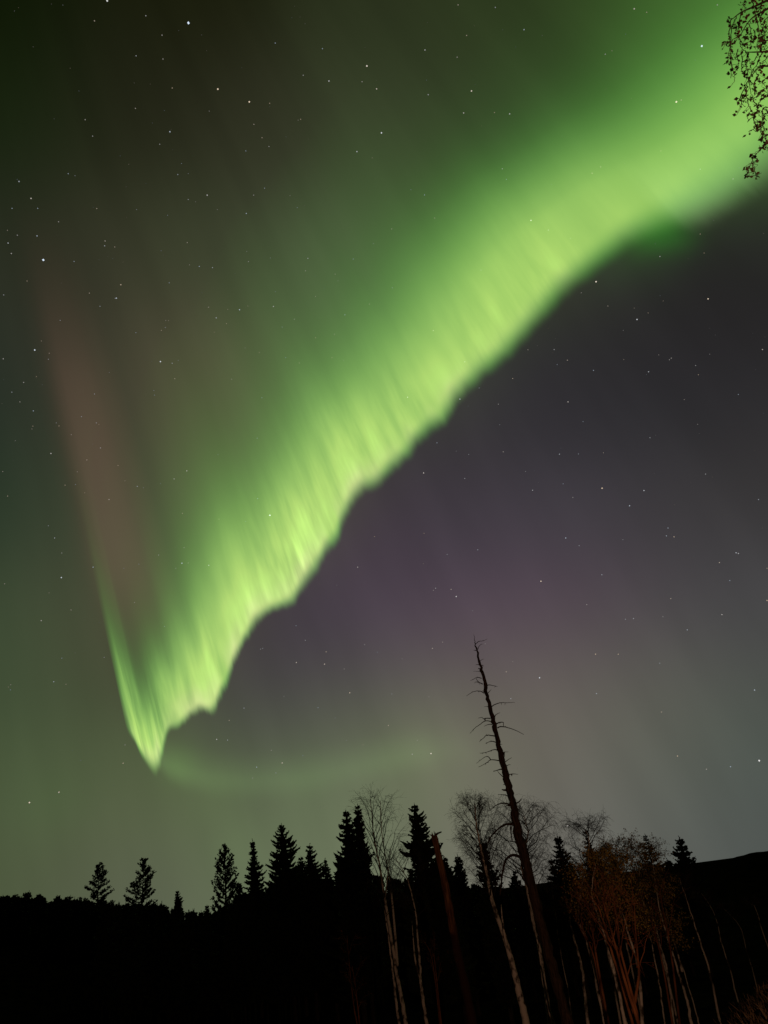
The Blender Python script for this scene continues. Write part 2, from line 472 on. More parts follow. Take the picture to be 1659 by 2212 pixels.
def birch_crown(mb, leaves, trunk_pts, t0, R, rng, limbs=26, droop=0.5, twigs=9, leafn=0, leaf=0.06, asc=1.0, tw=1.0):
    """limbs rising off the upper trunk, each with thin twigs that hang at their ends"""
    def ax(s):
        x = s * (len(trunk_pts) - 1); i = min(int(x), len(trunk_pts) - 2)
        return trunk_pts[i].lerp(trunk_pts[i + 1], x - i)
    Ltr = sum((trunk_pts[i + 1] - trunk_pts[i]).length for i in range(len(trunk_pts) - 1))
    for i in range(limbs):
        q = (i + rng.random()) / limbs
        s = t0 + (1 - t0) * q * 0.97
        p0 = ax(s)
        an = i * 2.4 + rng.uniform(-.5, .5)
        out = Vector((math.cos(an), math.sin(an), 0))
        prof = math.sin(math.pi * min(1, 0.22 + 0.78 * q)) ** 0.8
        ln = R * (0.25 + 0.85 * prof) * rng.uniform(.7, 1.2)
        rise = asc * ln * rng.uniform(0.9, 1.6)
        pts = []
        for k in range(6):
            u = k / 5
            pts.append(p0 + out * ln * (u ** 0.85) + Vector((0, 0, rise * (u - 0.32 * u * u))) + unit(rng) * 0.05 * ln * (u > 0))
        r0 = 0.012 + 0.010 * ln
        mb.tube(pts, [r0 * (1 - .8 * k / 5) for k in range(6)], 3, cap=False)
        for j in range(twigs):
            u = 0.25 + 0.75 * (j + rng.random()) / twigs
            x = u * 5; a = min(int(x), 4)
            b0 = pts[a].lerp(pts[a + 1], x - a)
            d = (out * 0.55 + Vector((0, 0, 0.55)) + unit(rng) * 0.75).normalized()
            tl = rng.uniform(0.5, 1.15) * (0.35 + 0.28 * R) * tw
            pp = [b0]
            for k in range(1, 6):
                v = k / 5
                d = (d + Vector((0, 0, -droop * 0.55 * v)) + unit(rng) * 0.12).normalized()
                pp.append(pp[-1] + d * tl / 5)
            mb.tube(pp, [.006, .005, .004, .0035, .003, .002], 3, cap=False)
            for k in range(3):
                b1 = pp[rng.randint(1, 4)]
                d = (d + unit(rng) * 0.9).normalized(); q2 = [b1]
                for kk in range(3):
                    d = (d + Vector((0, 0, -droop * 0.35))).normalized()
                    q2.append(q2[-1] + d * tl * 0.17)
                mb.tube(q2, [.0035, .003, .0025, .002], 3, cap=False)
                if leaves is not None:
                    for w in range(leafn):
                        add_leaf(leaves, q2[rng.randint(0, 3)] + unit(rng) * 0.07, leaf * rng.uniform(.6, 1.2), rng)
            if leaves is not None:
                for w in range(leafn):
                    add_leaf(leaves, pp[rng.randint(1, 5)] + unit(rng) * 0.08, leaf * rng.uniform(.6, 1.2), rng)


def add_leaf(mb, p, s, rng):
    a = unit(rng); b = a.cross(unit(rng))
    if b.length < .1: b = Vector((0, 0, 1))
    b.normalize()
    mb.poly([p, p + a * s * .5 + b * s * .42, p + a * s * 1.1, p + a * s * .5 - b * s * .42])


def smooth_poly(pts, n):
    """Catmull-Rom resample"""
    P = [pts[0]] + list(pts) + [pts[-1]]
    out = []
    for i in range(1, len(P) - 2):
        for k in range(n):
            t = k / n
            a, b, c, d = P[i - 1], P[i], P[i + 1], P[i + 2]
            out.append(0.5 * ((2 * b) + (c - a) * t + (2 * a - 5 * b + 4 * c - d) * t * t + (3 * b - a - 3 * c + d) * t ** 3))
    out.append(pts[-1].copy())
    return out


def trunk_from_sight(pxs, depth, down=True):
    """trunk axis: base on the ground .. tip, from points read along the stem at one northing"""
    pts = [at(x, y, depth) for x, y in pxs]           # top first
    if down:
        d = pts[-1] - pts[-2]
        p = pts[-1].copy()
        z = ground_z(p.x, p.y)
        if p.z > z:
            k = (p.z - z) / max(0.05, -d.z)
            pts.append(p + Vector((d.x * k * 0.5, 0, -(p.z - z) - 0.15)))
        else:
            while len(pts) > 2 and pts[-2].z < z: pts.pop()
            pts[-1].z = z - 0.15
    pts = pts[::-1]
    return pts


def make_birch(pxs, depth, r0, label, R=None, t0=0.6, seed=0, limbs=26, leaf=None, leafn=0, twigs=9, droop=.5, group='birches', extra=(), name='birch_tree', asc=1.0, bark=None, tw=1.0, cat='birch'):
    rng = random.Random(seed * 101 + 3)
    pts = trunk_from_sight(pxs, depth)
    base = pts[0].copy()
    pts = [p - base for p in pts]
    sm = smooth_poly(pts, 5)
    sm = [p + (unit(rng) * 0.02 if 0 < i < len(sm) - 1 else Vector()) for i, p in enumerate(sm)]
    root = thing(name, base, label, cat, group)
    n = len(sm)
    t = MB(); t.tube(sm, [r0 * (1 - 0.88 * (i / (n - 1)) ** 1.1) for i in range(n)], 8)
    t.build('trunk', bark or M_BIRCH, root, smooth=True)
    for e in extra:     # further stems forking from the first
        ep = [at(x, y, depth + rng.uniform(-.3, .3)) - base for x, y in e[0]][::-1]
        es = smooth_poly(ep, 5); m = len(es)
        s = MB(); s.tube(es, [e[1] * (1 - .85 * i / (m - 1)) for i in range(m)], 7)
        s.build('stem', bark or M_BIRCH, root, smooth=True)
    if R:
        c = MB(); lv = MB() if leafn else None
        birch_crown(c, lv, sm, t0, R, rng, limbs=limbs, leafn=leafn, twigs=twigs, droop=droop, asc=asc, tw=tw)
        for e in extra:
            if len(e) > 2:
                ep = smooth_poly([at(x, y, depth) - base for x, y in e[0]][::-1], 5)
                birch_crown(c, lv, ep, e[2], R * e[3], rng, limbs=int(limbs * .7), leafn=leafn, twigs=twigs, droop=droop, asc=asc, tw=tw)
        cr = c.build('crown', M_TWIG, root)
        if lv: lv.build('leaves', leaf, cr)
    return root


def c3(x, y): return ((880 + x / 3.19) * W / 1920, (1900 + y / 3.19) * W / 1920)
def c4(x, y): return ((1320 + x / 2.765) * W / 1920, (1960 + y / 2.765) * W / 1920)


# --- pines and spruces that stand out of the treeline, left to right
make_pine(215, 1868, 105, 52, 'small open pine with upswept boughs, leftmost tree above the far ridge', 6.0, 1, up=.35)
make_pine(311, 1857, 100, 58, 'open pine above the ridge, second from the left, broader than its left neighbour', 6.5, 2, up=.4, nb=52)
make_spruce(383, 1924, 95, 24, 'little spruce barely above the ridge, right of the two lone pines', seed=3)
make_spruce(447, 1955, 92, 16, 'tiny spruce tip in the dip of the treeline left of the feathery pine', seed=33)
make_pine(485, 1831, 82, 56, 'feathery slender pine left of the tall dark spruces', 8.0, 4, up=.9, nb=60, tuft=.55)
make_spruce(545, 1814, 76, 50, 'slim spruce with a thin spire, right of the feathery pine', seed=5, shape=.95)
make_spruce(516, 1905, 74, 26, 'short spruce tucked between the feathery pine and the thin spired spruce', seed=35)
make_spruce(608, 1780, 70, 62, 'full blunt topped dark spruce standing alone left of centre', seed=6, shape=.65)
make_spruce(650, 1850, 72, 28, 'low spruce at the right foot of the blunt topped spruce', seed=7)
make_spruce(669, 1824, 68, 46, 'medium spruce with a narrow head midway between the blunt spruce and the twin spruces', seed=8, shape=.75)
make_spruce(702, 1856, 66, 28, 'small pale spruce just left of the twin spruces', seed=9, skip=.25)
make_spruce(747, 1749, 58, 72, 'left spruce of the tall touching pair, with a ragged left side', seed=10, skip=.12)
make_spruce(772, 1739, 60, 66, 'right spruce of the tall touching pair, slightly the taller', seed=11)
make_spruce(895, 1737, 52, 92, 'broad full spruce with layered boughs left of the broken orange trunk', seed=12, shape=.72)
make_spruce(958, 1850, 56, 44, 'dark spruce hidden behind the broken orange trunk', seed=13)
make_spruce(988, 1848, 60, 30, 'little pointed spruce between the broken trunk and the forked birch', seed=14)
make_spruce(1041, 1815, 50, 46, 'dark narrow spruce standing in front of the misty round birch crown', seed=15, shape=.7)
make_spruce(1108, 1880, 62, 30, 'low spruce in the gap left of the tall dead tree', seed=16, skip=.2)
make_spruce(1203, 1803, 60, 34, 'thin black spruce spire right of the tall dead tree', seed=17, shape=.6)
make_spruce(1190, 1852, 62, 24, 'smaller spire leaning on the thin black spruce', seed=18)
make_spruce(1232, 1862, 70, 22, 'short spruce just right of the thin black spire', seed=36)
make_spruce(1278, 1835, 56, 38, 'dark spruce buried among yellow leaved trees', seed=19)
make_spruce(1262, 1788, 95, 46, 'faint wispy spruce tip rising behind the yellow leaved trees, the left one', seed=20, skip=.62)
make_spruce(1322, 1846, 57, 22, 'narrow dark spruce in the middle of the yellow leaved trees', seed=37)
make_spruce(1393, 1802, 95, 50, 'faint wispy spruce tip rising behind the yellow leaved trees, the right one', seed=21, skip=.6)
make_spruce(1441, 1856, 64, 30, 'short spruce at the right end of the yellow leaved trees', seed=22)
make_spruce(1467, 1808, 62, 48, 'sharp black spruce beside the bare hill, rightmost on the skyline', seed=23, shape=.75)

# --- birches
make_birch([(800, 1726), (806, 1800), c3(190, 700), c3(230, 890), c3(262, 1100), c3(300, 1330), c3(350, 1650), c3(390, 1880), c3(430, 2106)], 42, .11,
           'bare birch with two thin stems and a wispy crown right of the twin spruces', R=1.3, t0=.52, seed=1, limbs=24, asc=1.9, droop=.15, twigs=7,
           extra=[([(822, 1730), (826, 1810), c3(300, 950), c3(320, 1120), c3(345, 1400), c3(362, 1640)], .07, .35, .9)])
make_birch([(845, 1830), c3(262, 1150), c3(290, 1390), c3(322, 1650), c3(350, 1900), c3(375, 2106)], 40, .075, 'thin pale birch close beside the left foot of the two stemmed birch', R=.8, t0=.75, seed=2, limbs=10)
make_birch([(852, 1850), (880, 1900), c3(505, 1200), c3(522, 1400), c3(540, 1600), c3(548, 1750), c3(570, 1930), c3(597, 2106)], 40, .085,
           'slim birch forking halfway up, below the broad spruce', R=1.0, t0=.7, seed=3, limbs=14, extra=[([c3(478, 1280), c3(490, 1450), c3(505, 1600), c3(545, 1752)], .055)])
make_birch([(1025, 1736), (1030, 1790), c3(1045, 780), c3(1075, 900), c3(1125, 1150), c3(1205, 1370), c3(1245, 1520), c3(1290, 1680), c3(1340, 1880), c3(1392, 2106)], 34, .15,
           'bright white birch trunk with a rounded misty crown left of the tall dead tree', R=.95, t0=.6, seed=4, limbs=50, asc=1.5, twigs=17, droop=.4, tw=.8,
           extra=[([c3(1190, 1150), c3(1195, 1230), c3(1215, 1390), c3(1250, 1540)], .06)])
make_birch([(1128, 1752), (1140, 1800), c3(1350, 820), c3(1385, 980), c3(1430, 1220), c3(1490, 1480), c3(1530, 1750), c3(1580, 2106)], 38, .11,
           'weeping birch with hanging twigs right behind the tall dead tree', R=1.6, t0=.55, seed=5, limbs=42, asc=.9, droop=1.0, twigs=15, tw=1.2)
make_birch([(1168, 1850), c4(0, 620), c4(20, 850), c4(60, 1050), c4(100, 1310), c4(150, 1560), c4(180, 1659)], 36, .05, 'thin birch stem hugging the lower trunk of the tall dead tree', R=.5, t0=.85, seed=6, limbs=6)
make_birch([(1215, 1880), c4(260, 770), c4(295, 960), c4(330, 1110), c4(372, 1270), c4(392, 1450), c4(412, 1659)], 36, .075, 'crooked pale birch bowing gently right of the tall dead tree', R=.9, t0=.78, seed=7, limbs=12)
make_birch([(1264, 1792), (1272, 1830), c4(345, 870), c4(390, 1050), c4(440, 1210), c4(500, 1500), c4(535, 1670)], 34, .075, 'pale birch left of the glowing red bush, second from the dead tree', R=1.05, t0=.62, seed=8, limbs=30, twigs=13)
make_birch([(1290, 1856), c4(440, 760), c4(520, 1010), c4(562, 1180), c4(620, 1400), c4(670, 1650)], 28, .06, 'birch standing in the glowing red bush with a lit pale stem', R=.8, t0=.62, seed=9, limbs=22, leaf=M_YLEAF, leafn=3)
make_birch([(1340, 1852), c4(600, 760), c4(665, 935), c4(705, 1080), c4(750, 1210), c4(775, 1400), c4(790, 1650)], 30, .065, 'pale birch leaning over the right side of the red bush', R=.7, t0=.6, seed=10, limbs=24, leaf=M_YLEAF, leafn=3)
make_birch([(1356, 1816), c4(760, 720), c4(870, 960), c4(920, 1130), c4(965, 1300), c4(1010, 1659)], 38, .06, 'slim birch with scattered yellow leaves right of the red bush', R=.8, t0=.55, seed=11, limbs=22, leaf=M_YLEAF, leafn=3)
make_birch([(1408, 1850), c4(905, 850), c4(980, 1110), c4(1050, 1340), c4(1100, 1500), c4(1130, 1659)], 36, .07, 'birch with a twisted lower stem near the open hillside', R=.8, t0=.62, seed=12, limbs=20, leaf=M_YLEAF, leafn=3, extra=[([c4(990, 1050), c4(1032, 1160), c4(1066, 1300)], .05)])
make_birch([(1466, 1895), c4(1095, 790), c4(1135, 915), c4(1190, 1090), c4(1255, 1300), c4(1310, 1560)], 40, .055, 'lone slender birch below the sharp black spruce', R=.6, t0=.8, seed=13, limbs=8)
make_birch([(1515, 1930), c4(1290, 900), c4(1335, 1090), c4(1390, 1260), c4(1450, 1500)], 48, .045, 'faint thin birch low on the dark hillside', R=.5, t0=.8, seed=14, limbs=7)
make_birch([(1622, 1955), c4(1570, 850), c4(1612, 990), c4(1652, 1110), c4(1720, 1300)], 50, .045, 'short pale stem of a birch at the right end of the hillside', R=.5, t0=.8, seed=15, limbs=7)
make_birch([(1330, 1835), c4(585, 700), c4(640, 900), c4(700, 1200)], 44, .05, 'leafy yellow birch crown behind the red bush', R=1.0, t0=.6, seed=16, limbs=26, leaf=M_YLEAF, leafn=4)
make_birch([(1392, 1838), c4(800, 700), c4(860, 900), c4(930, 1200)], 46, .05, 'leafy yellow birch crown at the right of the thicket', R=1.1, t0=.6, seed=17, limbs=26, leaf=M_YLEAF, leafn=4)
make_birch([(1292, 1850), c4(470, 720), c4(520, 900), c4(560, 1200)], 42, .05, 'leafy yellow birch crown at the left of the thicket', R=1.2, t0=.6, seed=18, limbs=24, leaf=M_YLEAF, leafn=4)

for k, (px_, dep, r_, lab) in enumerate([
        ([(1292, 1890), c4(475, 900), c4(530, 1060), c4(600, 1300), c4(655, 1560), c4(680, 1659)], 33, .045, 'very thin pale birch at the left edge of the red willow stems'),
        ([(1378, 1860), c4(800, 860), c4(845, 1060), c4(890, 1280), c4(925, 1500), c4(950, 1659)], 37, .045, 'thin pale birch just right of the red willow stems'),
        ([(1425, 1890), c4(960, 900), c4(1000, 1060), c4(1080, 1300), c4(1150, 1540), c4(1180, 1659)], 42, .04, 'thin birch between the twisted birch and the lone slender birch'),
        ([(1190, 1900), c4(190, 900), c4(200, 1010), c4(235, 1210), c4(290, 1500), c4(310, 1659)], 44, .035, 'faint thin stem between the dead tree and the crooked pale birch'),
        ([(1560, 1960), c4(1460, 980), c4(1510, 1150), c4(1570, 1350), c4(1600, 1500)], 52, .035, 'faintest thin birch in the dark right hillside')]):
    make_birch(px_, dep, r_, lab, R=.45, t0=.8, seed=40 + k, limbs=8)

# --- red lit willow clumps


def make_willow(stems, depth, label, seed, leafn=1, R=.65):
    rng = random.Random(seed)
    first = trunk_from_sight(stems[0], depth)
    base = first[0].copy()
    root = thing('willow_bush', base, label, 'bush', 'willow bushes in the warm light')
    c = MB(); lv = MB()
    for s in stems:
        q = trunk_from_sight(s, depth + rng.uniform(-.5, .5))
        q = smooth_poly([p - base for p in q], 5)
        m = len(q)
        t = MB(); t.tube(q, [.05 * (1 - .8 * i / (m - 1)) for i in range(m)], 6)
        t.build('stem', M_RSTEM, root, smooth=True)
        birch_crown(c, lv, q, .5, R, rng, limbs=5, twigs=3, leafn=leafn, leaf=.04, asc=2.2, droop=.1)
    lv.build('leaves', M_RLEAF, c.build('twigs', M_RSTEM, root))
    return root


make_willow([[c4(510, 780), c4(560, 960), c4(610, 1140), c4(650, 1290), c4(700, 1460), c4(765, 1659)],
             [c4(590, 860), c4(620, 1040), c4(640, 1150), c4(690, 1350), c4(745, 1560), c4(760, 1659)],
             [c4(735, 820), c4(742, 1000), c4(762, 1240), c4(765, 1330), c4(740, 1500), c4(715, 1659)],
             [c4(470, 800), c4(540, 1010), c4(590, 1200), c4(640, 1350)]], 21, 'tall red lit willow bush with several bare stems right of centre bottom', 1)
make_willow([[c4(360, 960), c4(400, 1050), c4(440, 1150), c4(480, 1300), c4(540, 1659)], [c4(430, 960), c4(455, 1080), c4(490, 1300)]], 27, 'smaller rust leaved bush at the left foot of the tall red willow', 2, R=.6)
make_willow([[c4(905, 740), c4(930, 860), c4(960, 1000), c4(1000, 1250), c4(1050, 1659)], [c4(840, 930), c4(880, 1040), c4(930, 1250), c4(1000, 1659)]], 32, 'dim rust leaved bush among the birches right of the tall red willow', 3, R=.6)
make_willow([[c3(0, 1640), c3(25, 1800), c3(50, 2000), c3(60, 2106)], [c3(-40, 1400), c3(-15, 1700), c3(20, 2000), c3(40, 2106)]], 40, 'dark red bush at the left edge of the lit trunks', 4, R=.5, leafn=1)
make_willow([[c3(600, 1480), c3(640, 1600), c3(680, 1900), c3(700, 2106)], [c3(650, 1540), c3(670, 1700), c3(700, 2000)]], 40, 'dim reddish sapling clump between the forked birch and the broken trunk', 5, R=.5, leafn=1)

# --- the broken orange trunk
rng = random.Random(9)
px = [(938, 1806), c3(690, 760), c3(735, 960), c3(770, 1150), c3(805, 1350), c3(845, 1560), c3(900, 1800), c3(960, 2106)]
q = trunk_from_sight(px, 33); base = q[0].copy(); q = smooth_poly([p - base for p in q], 4)
root = thing('broken_trunk', base, 'thick broken off dead trunk, orange and limbless, right of the broad spruce', 'dead tree')
t = MB(); m = len(q)
t.tube(q, [(.19 - .065 * i / (m - 1)) * (1 + .07 * math.sin(i * 1.7) + .05 * math.sin(i * 4.1)) for i in range(m)], 10)
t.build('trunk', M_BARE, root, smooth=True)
top = q[-1]
t = MB()
for k in range(7):
    a = k * .9
    o = Vector((math.cos(a), math.sin(a), 0)) * .09
    t.tube([top + o - Vector((0, 0, .1)), top + o * .9 + Vector((rng.uniform(-.05, .05), 0, rng.uniform(.05, .22)))], [.05, .006], 4)
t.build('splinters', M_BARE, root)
t = MB(); e = at(954, 1797, 33) - base
t.tube([top + Vector((0, 0, -.02)), top.lerp(e, .5) + Vector((0, 0, .02)), e], [.05, .04, .025], 5)
t.build('branch_stub', M_DEAD, root)
t = MB(); e = at(928, 1803, 33) - base
t.tube([top + Vector((0, 0, -.08)), top.lerp(e, .6), e], [.04, .03, .012], 5)
t.build('branch_stub', M_DEAD, root)

# --- the tall dead tree


def s5(x, y): return ((1120 + x / 4.425) * W / 1920, (1560 + y / 4.425) * W / 1920)


DS = 30
px = [s5(284, 112), s5(296, 190), s5(310, 265), s5(345, 390), s5(372, 510), s5(402, 640), s5(425, 760), s5(460, 900), s5(490, 1020), s5(520, 1140), s5(545, 1270), s5(575, 1400),
      s5(605, 1540), s5(640, 1680), s5(672, 1800), s5(705, 1950), s5(740, 2100), c3(1330, 620), c3(1375, 760), c3(1420, 960), c3(1465, 1150), c3(1515, 1350), c3(1570, 1560), c3(1650, 1850), c3(1720, 2106)]
wid = [2, 7, 16, 22, 30, 34, 36, 38, 44, 48, 50, 52, 54, 58, 62, 66, 72]            # width read in crop units
q0 = trunk_from_sight(px, DS)
base = q0[0].copy()
q0 = [p - base for p in q0]
upx = 1 / 4.425 * W / 1920 / FPX * DS * 1.03
rad = [w * 1.1 * upx / 2 for w in wid] + [.165, .167, .17, .172, .175, .178, .18, .185]
rad = rad + [.19] * (len(q0) - len(rad))
rad = rad[:len(q0)][::-1]
sm = smooth_poly(q0, 4)
rs = np.interp(np.linspace(0, len(q0) - 1, len(sm)), range(len(q0)), rad)
rng = random.Random(21)
sm = [p + (unit(rng) * 0.028 if 0 < i < len(sm) - 1 else Vector()) for i, p in enumerate(sm)]
root = thing('dead_tree', base, 'tall bare dead tree with short broken branches, rising far above the forest', 'dead tree')
t = MB(); t.tube(sm, [r * rng.uniform(.84, 1.14) for r in rs], 10)
t.build('trunk', M_DEAD, root)
BR = [  # each branch read from trunk outward, with its thickness
    ([(312, 215), (340, 195), (390, 185), (435, 165)], 7), ([(330, 280), (345, 245), (365, 225), (390, 222)], 6), ([(310, 295), (297, 290), (283, 292)], 8),
    ([(360, 405), (380, 392), (402, 388)], 5), ([(350, 455), (330, 448), (306, 452)], 8), ([(368, 465), (385, 455), (392, 470)], 8), ([(355, 500), (340, 490), (332, 500)], 10),
    ([(358, 528), (330, 525), (278, 522)], 5), ([(372, 600), (330, 592), (295, 602), (250, 628)], 8), ([(385, 665), (345, 645), (320, 620), (312, 600)], 9), ([(345, 645), (310, 640), (288, 655)], 7),
    ([(425, 680), (455, 675), (500, 682), (550, 690)], 9), ([(400, 765), (375, 750), (330, 740), (265, 755), (205, 798)], 9), ([(398, 745), (380, 738)], 10), ([(440, 765), (460, 745), (478, 725)], 7),
    ([(480, 915), (520, 890), (590, 870), (650, 872), (740, 866)], 9), ([(445, 915), (425, 912), (398, 912)], 6), ([(515, 1025), (535, 1000), (575, 980)], 9), ([(518, 1050), (520, 1020)], 7),
    ([(470, 1042), (420, 1042), (395, 1050), (375, 1032), (332, 1042)], 9), ([(410, 1045), (412, 1072)], 12), ([(475, 1080), (415, 1072), (340, 1120), (285, 1160), (242, 1215)], 8),
    ([(490, 1112), (440, 1112), (398, 1132)], 8), ([(535, 1105), (565, 1092), (610, 1088), (612, 1115)], 12), ([(550, 1150), (585, 1135), (640, 1142), (740, 1172), (840, 1222)], 11),
    ([(515, 1240), (470, 1232), (425, 1232), (385, 1268), (348, 1302)], 10), ([(440, 1235), (420, 1218)], 7), ([(530, 1308), (485, 1298), (450, 1305), (415, 1322)], 9), ([(490, 1300), (470, 1288)], 6),
    ([(575, 1332), (602, 1330)], 7), ([(552, 1400), (520, 1388), (470, 1402), (410, 1422), (352, 1428)], 9), ([(600, 1425), (630, 1415), (670, 1414)], 7), ([(620, 1420), (625, 1470)], 13),
    ([(580, 1515), (550, 1508), (475, 1502), (420, 1540), (338, 1582)], 10), ([(475, 1502), (440, 1465), (395, 1480), (315, 1540)], 8), ([(630, 1530), (660, 1505), (705, 1478)], 8), ([(640, 1575), (665, 1560), (692, 1555)], 8),
    ([(605, 1612), (570, 1608), (505, 1632)], 13), ([(612, 1690), (575, 1660), (548, 1625)], 9), ([(665, 1668), (710, 1660), (775, 1662)], 9), ([(700, 1662), (706, 1682)], 10),
    ([(630, 1755), (612, 1738)], 16), ([(630, 1770), (610, 1780)], 9), ([(660, 1835), (625, 1838), (595, 1832)], 22), ([(665, 1905), (620, 1888), (550, 1885)], 9),
    ([(690, 2000), (640, 1985), (570, 1988), (510, 2020), (460, 2066)], 13), ([(685, 2010), (650, 2008), (632, 2032)], 11), ([(745, 1995), (780, 1970), (812, 1935)], 13),
]
for i, (pts, th) in enumerate(BR):
    rng = random.Random(i)
    P = []
    dep = DS
    sgn = rng.choice((-1, 1)) * rng.uniform(.15, .5)
    L0 = 0
    for k, p in enumerate(pts):
        if k: L0 += math.hypot(p[0] - pts[k - 1][0], p[1] - pts[k - 1][1]) * upx
        a = s5(*p)
        P.append(at(a[0], a[1], DS + sgn * L0) - base)
    s = smooth_poly(P, 4) if len(P) > 2 else P
    m = len(s)
    s = [p + (unit(rng) * .006 if 0 < k < m - 1 else Vector()) for k, p in enumerate(s)]
    b = MB(); r = th * upx / 2 * 1.35
    b.tube(s, [r * (1 - .72 * k / (m - 1)) for k in range(m)], 5)
    if L0 > .35:        # a few short spurs
        for z in range(rng.randint(1, 3)):
            k = rng.randint(m // 3, m - 2)
            b.tube([s[k], s[k] + (unit(rng) + Vector((0, 0, -.3))) * .07], [r * .5, r * .2], 4)
    b.build('branch', M_DEAD, root)
# the low boughs that arch over and hang down in front of the birches
LOW = [([c3(1290, 515), c3(1230, 512), c3(1170, 545), c3(1110, 610), c3(1075, 670)], .045), ([c3(1345, 775), c3(1280, 758), c3(1225, 800), c3(1200, 900), c3(1188, 1010), c3(1180, 1080)], .055),
       ([c3(1265, 530), c3(1270, 600), c3(1285, 660)], .03), ([c3(1370, 740), c3(1385, 715)], .04), ([c3(1300, 350), c3(1330, 335), c3(1350, 312)], .035)]
for i, (pts, r) in enumerate(LOW):
    P = [at(a[0], a[1], DS - .12 * k) - base for k, a in enumerate(pts)]
    s = smooth_poly(P, 4) if len(P) > 2 else P
    m = len(s)
    b = MB(); b.tube(s, [r * (1 - .65 * k / (m - 1)) for k in range(m)], 5)
    if i == 1:
        rr = random.Random(4)
        for z in range(5):
            k = rr.randint(m // 2, m - 2)
            b.tube([s[k], s[k] + (unit(rr) * .2 + Vector((0, 0, -.1)))], [.015, .006], 4)
    b.build('branch', M_DEAD, root)

# ------------------------------------------------------------------ dark forest that fills the slope behind (one uncountable mass)
rng = random.Random(5)
mb = MB()
for i in range(560):
    x = rng.uniform(-250, 1480 if i % 6 else 1480) if i % 3 else rng.uniform(-60, 700)
    depth = rng.uniform(68, 120)
    y = float(np.interp(x, FX, FY)) + abs(rng.gauss(0, 11)) - 5
    if x < 230:
        depth = rng.uniform(118, 150); y += rng.choice((0, -7, 4, -12)) * rng.random()
    top = at(x, y, depth)
    b = Vector((top.x, depth, ground_z(top.x, depth)))
    Ht = top.z - b.z
    if Ht < 1.5: continue
    mb.tube([b, top], [.12, .02], 4, cap=False)
    ch = min(Ht * .9, 7.0)
    spruce_crown(mb, lambda s: Vector((top.x, depth, top.z - ch * (1 - s))), ch, rng.uniform(1.0, 1.9), rng, dens=.55, skip=.1, shape=rng.uniform(.45, .9))
forest = mb.build('forest', M_NEEDLE)
tag(forest, 'dark spruce forest filling the slope below the skyline', 'forest', kind='stuff')

# ------------------------------------------------------------------ birch branches that hang in at the top right
rng = random.Random(31)
D0 = 6.0


def s6(x, y): return ((1680 + x / 4.608) * W / 1920, (y / 4.608) * W / 1920)


tb = Vector((6.6, 5.6, ground_z(6.6, 5.6) - .1))
root = thing('birch_tree', tb, 'near birch whose drooping leafy twigs hang into the top right corner', 'birch')
P = [Vector((0, 0, 0)), Vector((.05, .1, 2.5)), Vector((-.1, .2, 5)), Vector((-.05, .3, 7.6)), Vector((-.2, .3, 10)), Vector((-.25, .4, 12.5))]
s = smooth_poly(P, 5); m = len(s)
t = MB(); t.tube(s, [.15 * (1 - .85 * i / (m - 1)) for i in range(m)], 10); t.build('trunk', M_BIRCH, root, smooth=True)


def sight(pts, d0, d1):
    n = len(pts) - 1
    return [at(*s6(*p), d0 + (d1 - d0) * i / n) - tb for i, p in enumerate(pts)]


# limbs from the trunk into the picture
LIMBS = [[(1400, -160), (1250, -60), (1106, 0), (960, 70), (800, 140), (700, 215)], [(1600, 150), (1400, 40), (1200, 60), (1050, 130), (900, 230), (780, 420)], [(1700, 500), (1400, 500), (1230, 560), (1106, 590), (960, 600), (850, 600)],
         [(1800, 1000), (1450, 820), (1250, 760), (1106, 760), (1000, 780), (880, 920)], [(1900, 1500), (1500, 1120), (1300, 1080), (1106, 1110), (1010, 1150)]]
for i, Lm in enumerate(LIMBS):
    q = sight(Lm, D0 + .3, D0 - .2 + .15 * i)
    hub = s[min(m - 1, int(m * (0.45 + .07 * (4 - i))))]
    q = [hub, hub.lerp(q[0], .6) + Vector((0, 0, .25))] + q[1:]
    q = smooth_poly(q, 5); n = len(q)
    b = MB(); b.tube(q, [.035 * (1 - .88 * (k / (n - 1)) ** .7) for k in range(n)], 6); b.build('limb', M_TWIG, root)
